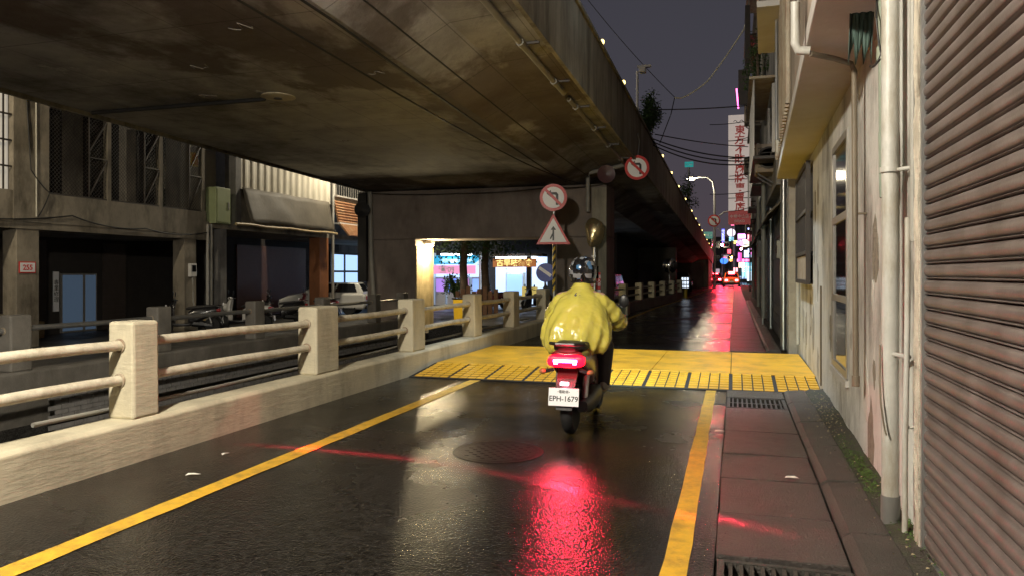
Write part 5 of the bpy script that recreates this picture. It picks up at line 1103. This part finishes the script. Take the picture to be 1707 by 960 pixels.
# ------------------------------------------------------------------ cars
def car(label, loc, rz, L, W, H, paint, hatch=True, tail=None, roof_sign=False, group=None):
    t = thing('parked_car' if tail is None else 'car', label, 'car', loc, rz, group, local=True); h = L/2
    prof = [(-h+.08, .24), (-h, .42), (-h+.03, .80), (-h+.14, .93), (h-1.0, .93), (h-.45, .82), (h-.05, .66), (h, .48), (h-.06, .24)]
    MB().prism(prof, -W/2, W/2, 'x').build('body', paint, t, bevel=.09)
    b0, b1, t0, t1 = (-h+.10, h-1.0, -h+.38, h-1.72) if hatch else (-h+.55, h-1.05, -h+1.05, h-1.85)
    wb, wt = W/2-.05, W/2-.20
    q = [(-wb, b0, .90), (wb, b0, .90), (wb, b1, .90), (-wb, b1, .90), (-wt, t0, H), (wt, t0, H), (wt, t1, H), (-wt, t1, H)]
    cabin = MB().add(q, [(0, 3, 2, 1), (4, 5, 6, 7), (0, 1, 5, 4), (1, 2, 6, 5), (2, 3, 7, 6), (3, 0, 4, 7)]).build('cabin', paint, t, bevel=.06)
    def pane(nm, A_, B_, C_, D_, i0, i1, j0, j1):
        A_, B_, C_, D_ = map(Vector, (A_, B_, C_, D_)); n = (B_-A_).cross(D_-A_).normalized()*.006
        def pt(u, v): return A_.lerp(B_, u).lerp(D_.lerp(C_, u), v)
        P = [pt(i0, j0), pt(i1, j0), pt(i1, j1), pt(i0, j1)]
        MB().add([a+n for a in P] + [a-n for a in P], [(0, 1, 2, 3), (7, 6, 5, 4), (0, 4, 5, 1), (1, 5, 6, 2), (2, 6, 7, 3), (3, 7, 4, 0)]).build(nm, M['glass'], cabin)
    pane('rear_window', q[0], q[1], q[5], q[4], .1, .9, .2, .88); pane('windscreen', q[2], q[3], q[7], q[6], .08, .92, .12, .9)
    for s in (0, 1):
        A_, B_, C_, D_ = (q[1], q[2], q[6], q[5]) if s else (q[3], q[0], q[4], q[7])
        pane('side_window', A_, B_, C_, D_, .09, .48, .12, .88); pane('side_window', A_, B_, C_, D_, .52, .90, .12, .88)
    for s in (-1, 1):
        for y in (-h+.72, h-.72): wheel(t, (s*(W/2-.09), y, .30), .30, .18)
        MB().box(s*(W/2-.36)-.14, s*(W/2-.36)+.14, -h-.012, -h+.06, .62, .80).build('tail_light', tail or M['lens_dim'], t, bevel=.02)
        MB().box(s*(W/2-.36)-.16, s*(W/2-.36)+.16, h-.10, h+.0, .54, .66).build('headlight', M['sign_w'], t, bevel=.02)
        MB().bar((s*(W/2), h-1.25, .95), (s*(W/2+.12), h-1.28, .98), .12, .1).build('wing_mirror', paint, t)
    MB().box(-.25, .25, -h-.012, -h+.03, .5, .62).build('licence_plate', M['sign_w'], t)
    MB().box(-W/2+.08, W/2-.08, -h-.03, -h+.06, .26, .44).build('bumper', M['black'], t, bevel=.03)
    if tail is not None: MB().box(-.3, .3, -h+.42, -h+.46, H-.12, H-.06).build('brake_strip', tail, t)
    if roof_sign: MB().box(-.35, .35, t0+.4, t0+.6, H+.004, H+.16).build('roof_sign', emi('taxi_sign', (1, .25, .2), 6), t, bevel=.02)
    return t
brake = emi('brake_red', (1, .02, .03), 160)
car('white hatchback parked behind the orange column', (-17.0, 28.45, GL), math.atan2(.957, -.29), 3.75, 1.62, 1.36, M['carwhite'])
car('taxi with bright red brake lights far down the street', (-.35, 86, 0), 0, 4.4, 1.78, 1.5, M['carred'], False, brake, True)
car('second car braking ahead of the taxi', (-2.3, 96, 0), 0, 4.4, 1.78, 1.5, M['cardark'], False, brake)
car('dark van-like car parked under the low end of the overpass', (-4.3, 62, -.06), math.pi+.1, 4.3, 1.75, 1.6, M['cardark'], True)
car('dark car parked behind the far barrier under the overpass', (-6.2, 36, -.06), math.pi, 4.2, 1.7, 1.5, M['cardark'], True)

# ================================================================== far crossing: signals and neon
def signal(label, x, y, z, col, st_, xp):
    t = thing('traffic_light', label, 'traffic light', (xp, y, 0)); MB().box(x-.55, x+.55, y, y+.25, z-.2, z+.2).build('housing', M['black'], t, bevel=.04)
    for k in range(3):
        on = (col[0] > .9 and col[1] < .5 and k == 0) or (col[1] >= .5 and k == 1)
        MB().lathe([(.16, 0), (.13, .03), (.001, .05)], (x-.36+k*.36, y-.001, z), (0, -1, 0), 18).build('lens', emi('signal', col, st_) if on else M['black'], t, smooth=True)
    MB().tube([(xp, y+.3, 0), (xp, y+.3, z+.5), (x, y+.3, z+.55)], .07, 8).build('pole', M['steel'], t, smooth=True)
signal('red traffic signal beside the lamp pole at the crossing', -1.3, 103, 5.25, (1, .02, .05), 1800, -2.6)
signal('second red traffic signal above the cars at the crossing', 1.15, 106, 4.8, (1, .02, .06), 1500, 2.6)
signal('amber traffic signal low at the far side of the crossing', -.5, 118, 3.9, (1, .5, .08), 150, -1.9)
def neon(label, x0, x1, z0, z1, y, col, s, txt=None, tcol=None, vert=False, shape='box'):
    t = thing('neon_sign', label, 'neon sign', ((x0+x1)/2, y, z0), group='neon signs at the far crossing'); m = emi('neon', col, s*1.6)
    if shape == 'box': MB().box(x0, x1, y, y+.3, z0, z1).build('panel', m, t, bevel=.03)
    else: MB().lathe([(.001, 0), (1, 0), (1, .2), (.001, .2)], (0, 0, 0), (0, -1, 0), 24).build('panel', m, t); 
    if shape != 'box':
        o = t.children[0]; o.scale = ((x1-x0)/2, 1, (z1-z0)/2); o.location = Vector(((x0+x1)/2, y+.2, (z0+z1)/2)) - t.location
    MB().cyl(((x0+x1)/2, y+.35, 0), ((x0+x1)/2, y+.35, z1), .05, n=6).build('pole', M['darkwood'], t)
    if txt: text('lettering', txt, min((x1-x0)/(1 if vert else max(1, len(txt)))*1.05, (z1-z0)*.8 if not vert else (z1-z0)/len(txt)*1.0), ((x0+x1)/2, y-.03, (z0+z1)/2), facing((0, -1, 0)), emi('neon_text', tcol, s*2.2), t, depth=.01, vertical=vert)
neon('narrow blue vertical neon sign by the lamp pole', -1.81, -1.40, 5.9, 7.8, 110, (.10, .12, .9), .9, '中醫診所', (.75, .8, 1), True)
neon('round pale clock-like lit sign above the crossing', -1.07, .08, 6.7, 7.8, 110, (.75, .62, .78), 1.1, shape='disc')
neon('small pink lit sign right of the round sign', .41, 1.47, 6.3, 7.1, 110.5, (.75, .25, .85), 1.4, '藥局', (1, .8, 1))
neon('small cyan lit square under the round sign', -.8, -.2, 6.1, 6.7, 111, (.3, .75, .95), 1.2)
neon('tiny yellow lit square sign over the crossing', -.15, .35, 5.7, 6.15, 111, (1, .8, .2), 1.6)
neon('oval cream lit sign over the shops', .57, 2.2, 5.25, 6.3, 111.5, (.95, .82, .55), 1.3, '咖啡', (.2, .5, .6), shape='disc')
neon('white and blue lit shop board under the oval sign', 1.25, 2.36, 3.7, 4.95, 110, (.55, .68, .95), 1.3, '3C', (1, 1, 1))
neon('big cyan neon shop front at street level', .9, 2.68, 1.0, 3.0, 112, (.25, .7, .9), 1.7, '巨匠', (.8, 1, 1))
neon('blue round lit sign low beside the parapet end', -2.06, -.98, 2.8, 3.7, 112, (.05, .2, .8), 1.3, shape='disc')
neon('magenta lit column sign at the crossing', .45, .9, 3.2, 4.4, 111, (.9, .1, .5), 1.5)
neon('long pale blue fascia sign far across the junction', -1.0, 2.0, .6, 1.0, 125, (.4, .6, 1), 1.2)
neon('row of red and white lit boards on the far corner', 1.5, 2.5, 5.4, 6.4, 96, (.9, .12, .2), 1.6, '牙醫', (1, .9, .9))
neon('tall cyan neon column on the far right corner', 2.0, 2.35, 1.2, 5.2, 98.5, (.15, .65, .95), 2.2, '手機通訊', (.9, 1, 1), True)
neon('violet lit board hanging above the taxi', .2, 1.1, 5.0, 5.6, 99.5, (.45, .25, 1), 1.6)
neon('pink lit strip sign over the far shops', .3, 2.2, 3.15, 3.55, 113, (1, .2, .5), 1.8)
neon('white lit lightbox at the far pavement edge', 1.5, 2.2, .5, 1.6, 99, (.7, .85, 1), 1.6)
neon('small red lit sign beside the round lit sign', -1.05, -.55, 4.4, 5.0, 114, (1, .08, .12), 2.0)
neon('orange lantern sign low over the crossing', -.75, -.3, 3.2, 3.7, 115, (1, .45, .1), 3.0, shape='disc')
for k, (x0, x1, z0, z1, y, c_, s_, lab) in enumerate((
    (1.55, 2.0, 6.9, 7.6, 97, (.35, .45, 1), 1.8, 'pale blue lit square high over the far shops'), (-.5, -.1, 7.9, 8.7, 104, (1, .15, .35), 1.6, 'small crimson lit board above the round sign'),
    (.5, 1.2, 2.2, 2.9, 102, (1, .75, .5), 2.2, 'warm white lit box just above the taxi'), (1.75, 2.3, 3.7, 4.4, 94, (.95, .25, .75), 1.8, 'bright pink lit board on the far right corner'),
    (1.3, 1.75, 1.1, 2.2, 101, (.2, .8, 1), 2.2, 'cyan lit panel beside the far pavement'), (-1.75, -1.25, 3.0, 3.9, 116, (.9, .1, .2), 1.8, 'dim red lit banner left of the crossing'), (-.2, .4, 1.7, 2.3, 117, (1, .3, .35), 2.2, 'red lit window sign straight ahead across the crossing'))):
    neon(lab, x0, x1, z0, z1, y, c_, s_)
t = thing('direction_sign', 'green road direction board above the overpass end', 'road sign', (-3.4, 100.5, 0)); MB().box(-3.9, -2.8, 100.5, 100.6, 6.0, 6.9).build('board', emi('green_board', (.10, .42, .33), .35), t); text('lettering', '桃園 →', .3, (-3.35, 100.48, 6.45), facing((0, -1, 0)), M['sign_w'], t); MB().cyl((-2.9, 100.8, 0), (-2.9, 100.8, 6.9), .08).build('post', M['steel'], t)
t = thing('neon_tube', 'thin pink vertical neon tube high on the far tower', 'neon sign', (.15, 58, 14)); MB().cyl((.25, 58, 13.8), (.12, 58, 15.3), .05).build('tube', emi('pink_tube', (1, .12, .45), 6), t)
for k, (x0, x1, y0, h_, lab) in enumerate(((-30, -8, 172, 13, 'low dark block across the crossing behind the overpass'), (-7.5, -.5, 180, 10, 'dim block straight ahead across the crossing'), (0, 9, 150, 16, 'taller dim block across the crossing on the right'), (10, 40, 172, 14, 'wide dim block far right across the crossing'))):
    t = thing('city_block', lab, 'building', ((x0+x1)/2, y0, 0), group='blocks across the crossing'); MB().box(x0, x1, y0, y0+15, 0, h_).build('wall', M['conc_b'], t)
    for i in range(int((x1-x0)/2.2)):
        for j in range(int(h_/3.2)):
            MB().box(x0+.5+i*2.2, x0+1.9+i*2.2, y0-.05, y0-.004, 1+j*3.2, 2.5+j*3.2).build('window', M['glass'] if (i*3+j*5+k) % 4 else emi('far_window', (.8, .6, .7), .5), t)

# ================================================================== lit shops seen through the pier opening
shop_w = emi('shop_glow_white', (.55, .72, 1.0), 1.25)  # shop back walls, canopy and counter glow themselves in place of inside light
s1 = thing('lit_shop', 'bright blue lit shop with phone number banner seen through the pier', 'shop', (-14.7, 38, GL))
MB().box(-16.3, -13.2, 39.0, 39.2, GL, 2.35).build('back_wall', shop_w, s1); MB().box(-16.35, -16.25, 37.9, 39.0, GL, 2.6).build('side_wall', M['white'], s1); MB().box(-13.3, -13.2, 37.9, 39.0, GL, 2.6).build('side_wall', M['white'], s1)
MB().prism([(37.4, 1.95), (38.9, 2.35), (38.9, 2.45), (37.4, 2.02)], -16.2, -13.4, 'x').build('canopy', emi('cyan_canopy', (.04, .45, .75), .8), s1)
MB().cyl((-15.7, 38.4, 2.5), (-13.9, 38.4, 2.5), .05).build('tube_light', emi('tube', (.85, .95, 1), 14), s1)
MB().box(-16.0, -13.35, 37.5, 37.54, 1.42, 1.88).build('banner', emi('pink_banner', (.95, .35, .60), .9), s1); text('lettering', '☎0930', .40, (-14.8, 37.48, 1.64), facing((.1, -1, 0)), M['sign_w'], s1, bold=.01)
for k in range(4):
    f = MB().box(-16.1+k*.72, -15.5+k*.72, 38.5, 38.9, GL, 1.25).build('vending_machine', M['white'], s1); MB().box(-16.04+k*.72, -15.56+k*.72, 38.48, 38.499, .45, 1.15).build('display', emi('display', ((.45, .25, .8), (.2, .35, 1), (.7, .3, .7), (.3, .5, 1))[k], .9), f)
s2 = thing('lit_shop', 'white lit food shop with a yellow character banner behind the tree trunk', 'shop', (-11.2, 38, GL))
MB().box(-12.7, -9.8, 39.0, 39.2, GL, 2.35).build('back_wall', shop_w, s2); MB().box(-12.75, -9.75, 37.85, 38.99, 2.36, 2.5).build('lintel', M['conc_b'], s2)
MB().cyl((-12.4, 38.1, 2.3), (-10.1, 38.1, 2.3), .04).build('tube_light', bpy.data.materials['tube'], s2)
MB().box(-12.4, -10.0, 37.6, 37.64, 1.78, 2.22).build('banner', emi('brown_banner', (.45, .16, .05), .7), s2); text('lettering', '古早味麵食', .40, (-11.2, 37.58, 1.98), facing((0, -1, 0)), emi('banner_text', (1, .85, .3), 1.2), s2, bold=.01)
MB().box(-11.9, -10.9, 38.3, 38.8, GL, 1.5).build('fridge', M['white'], s2); MB().box(-11.85, -10.95, 38.28, 38.299, .3, 1.4).build('fridge_glass', emi('fridge', (.35, .6, 1), 1.1), s2)
MB().box(-10.6, -10.35, 37.8, 38.0, GL, 2.35).build('post', M['darkwood'], s2); MB().box(-10.9, -10.1, 38.0, 38.3, .2, .75).build('counter', emi('yellow_counter', (.9, .7, .2), .5), s2)
point('shop_glow', s1, (-14.8, 38.0, 2.2), 60, (.6, .8, 1), .2); point('shop_glow', s2, (-11.3, 37.9, 2.1), 60, (.75, .88, 1), .2)
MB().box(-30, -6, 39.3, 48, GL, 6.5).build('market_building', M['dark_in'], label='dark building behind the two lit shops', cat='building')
for k, (x, y, lab) in enumerate(((-11.6, 31.0, 'rough tree trunk standing between the two lit shops'), (-11.0, 32.2, 'second tree trunk close beside the rough one'))):
    t = thing('tree', lab, 'tree', (x, y, GL)); MB().tube([(x, y, GL), (x+.03, y, .8), (x-.04, y+.05, 1.8), (x+.1, y, 3.2)], [.24, .19, .17, .16], 12).build('trunk', M['bark'], t, smooth=True)
    rnd = random.Random(20+k); mb = MB()
    for q in range(900):
        p = Vector((x + rnd.gauss(0, .9), y + rnd.gauss(0, .8), 2.75 + rnd.gauss(0, .35))); a = Vector((rnd.gauss(0, 1), rnd.gauss(0, 1), rnd.gauss(0, .8))).normalized(); b_ = a.orthogonal().normalized(); s = rnd.uniform(.08, .2)
        mb.add([p, p + a*s*.5 + b_*s*.25, p + a*s, p + a*s*.5 - b_*s*.25], [(0, 1, 2, 3)])
    mb.build('crown', M['leaf'], t)
bush('potted_plant', 'spiky potted plant in front of the blue lit shop', (-13.2, 34.0, .9), (.5, .5, .5), 500, 9, leaf=.22)
t = thing('wooden_rack', 'row of brown wooden boards leaning under the pier opening', 'rack', (-10.2, 29, GL))
for k in range(8): MB().box(-11.2+k*.24, -11.02+k*.24, 28.95 + .03*(k % 2), 29.0 + .03*(k % 2), GL, .72 + .1*((k*7) % 3)).build('board', M['wood'], t, bevel=.01)
for z in (.1, .55): MB().box(-11.2, -9.35, 29.04, 29.08, z, z+.07).build('rail', M['wood'], t)
t = thing('storage_bin', 'yellow plastic bin beside the lit pillar', 'bin', (-9.2, 24.5, GL)); MB().prism([(-9.45, GL), (-9.0, GL), (-8.95, .55), (-9.5, .55)], 24.3, 24.75, 'y').build('tub', M['sign_y'], t, bevel=.02); MB().box(-9.53, -8.92, 24.27, 24.78, .553, .6).build('lid', M['black'], t, bevel=.01)
t = thing('red_basket', 'small red basket on the ground before the blue shop', 'basket', (-12.5, 36.5, GL)); MB().prism([(-12.8, GL+.5), (-12.3, GL+.5), (-12.22, GL+.85), (-12.88, GL+.85)], 36.3, 36.8, 'y').build('tub', M['sign_r'], t, bevel=.02); MB().box(-12.75, -12.35, 36.4, 36.7, GL, GL+.497).build('stand', M['wood'], t)

for o in LOCALS:
    if '_local' in o: del o['_local']
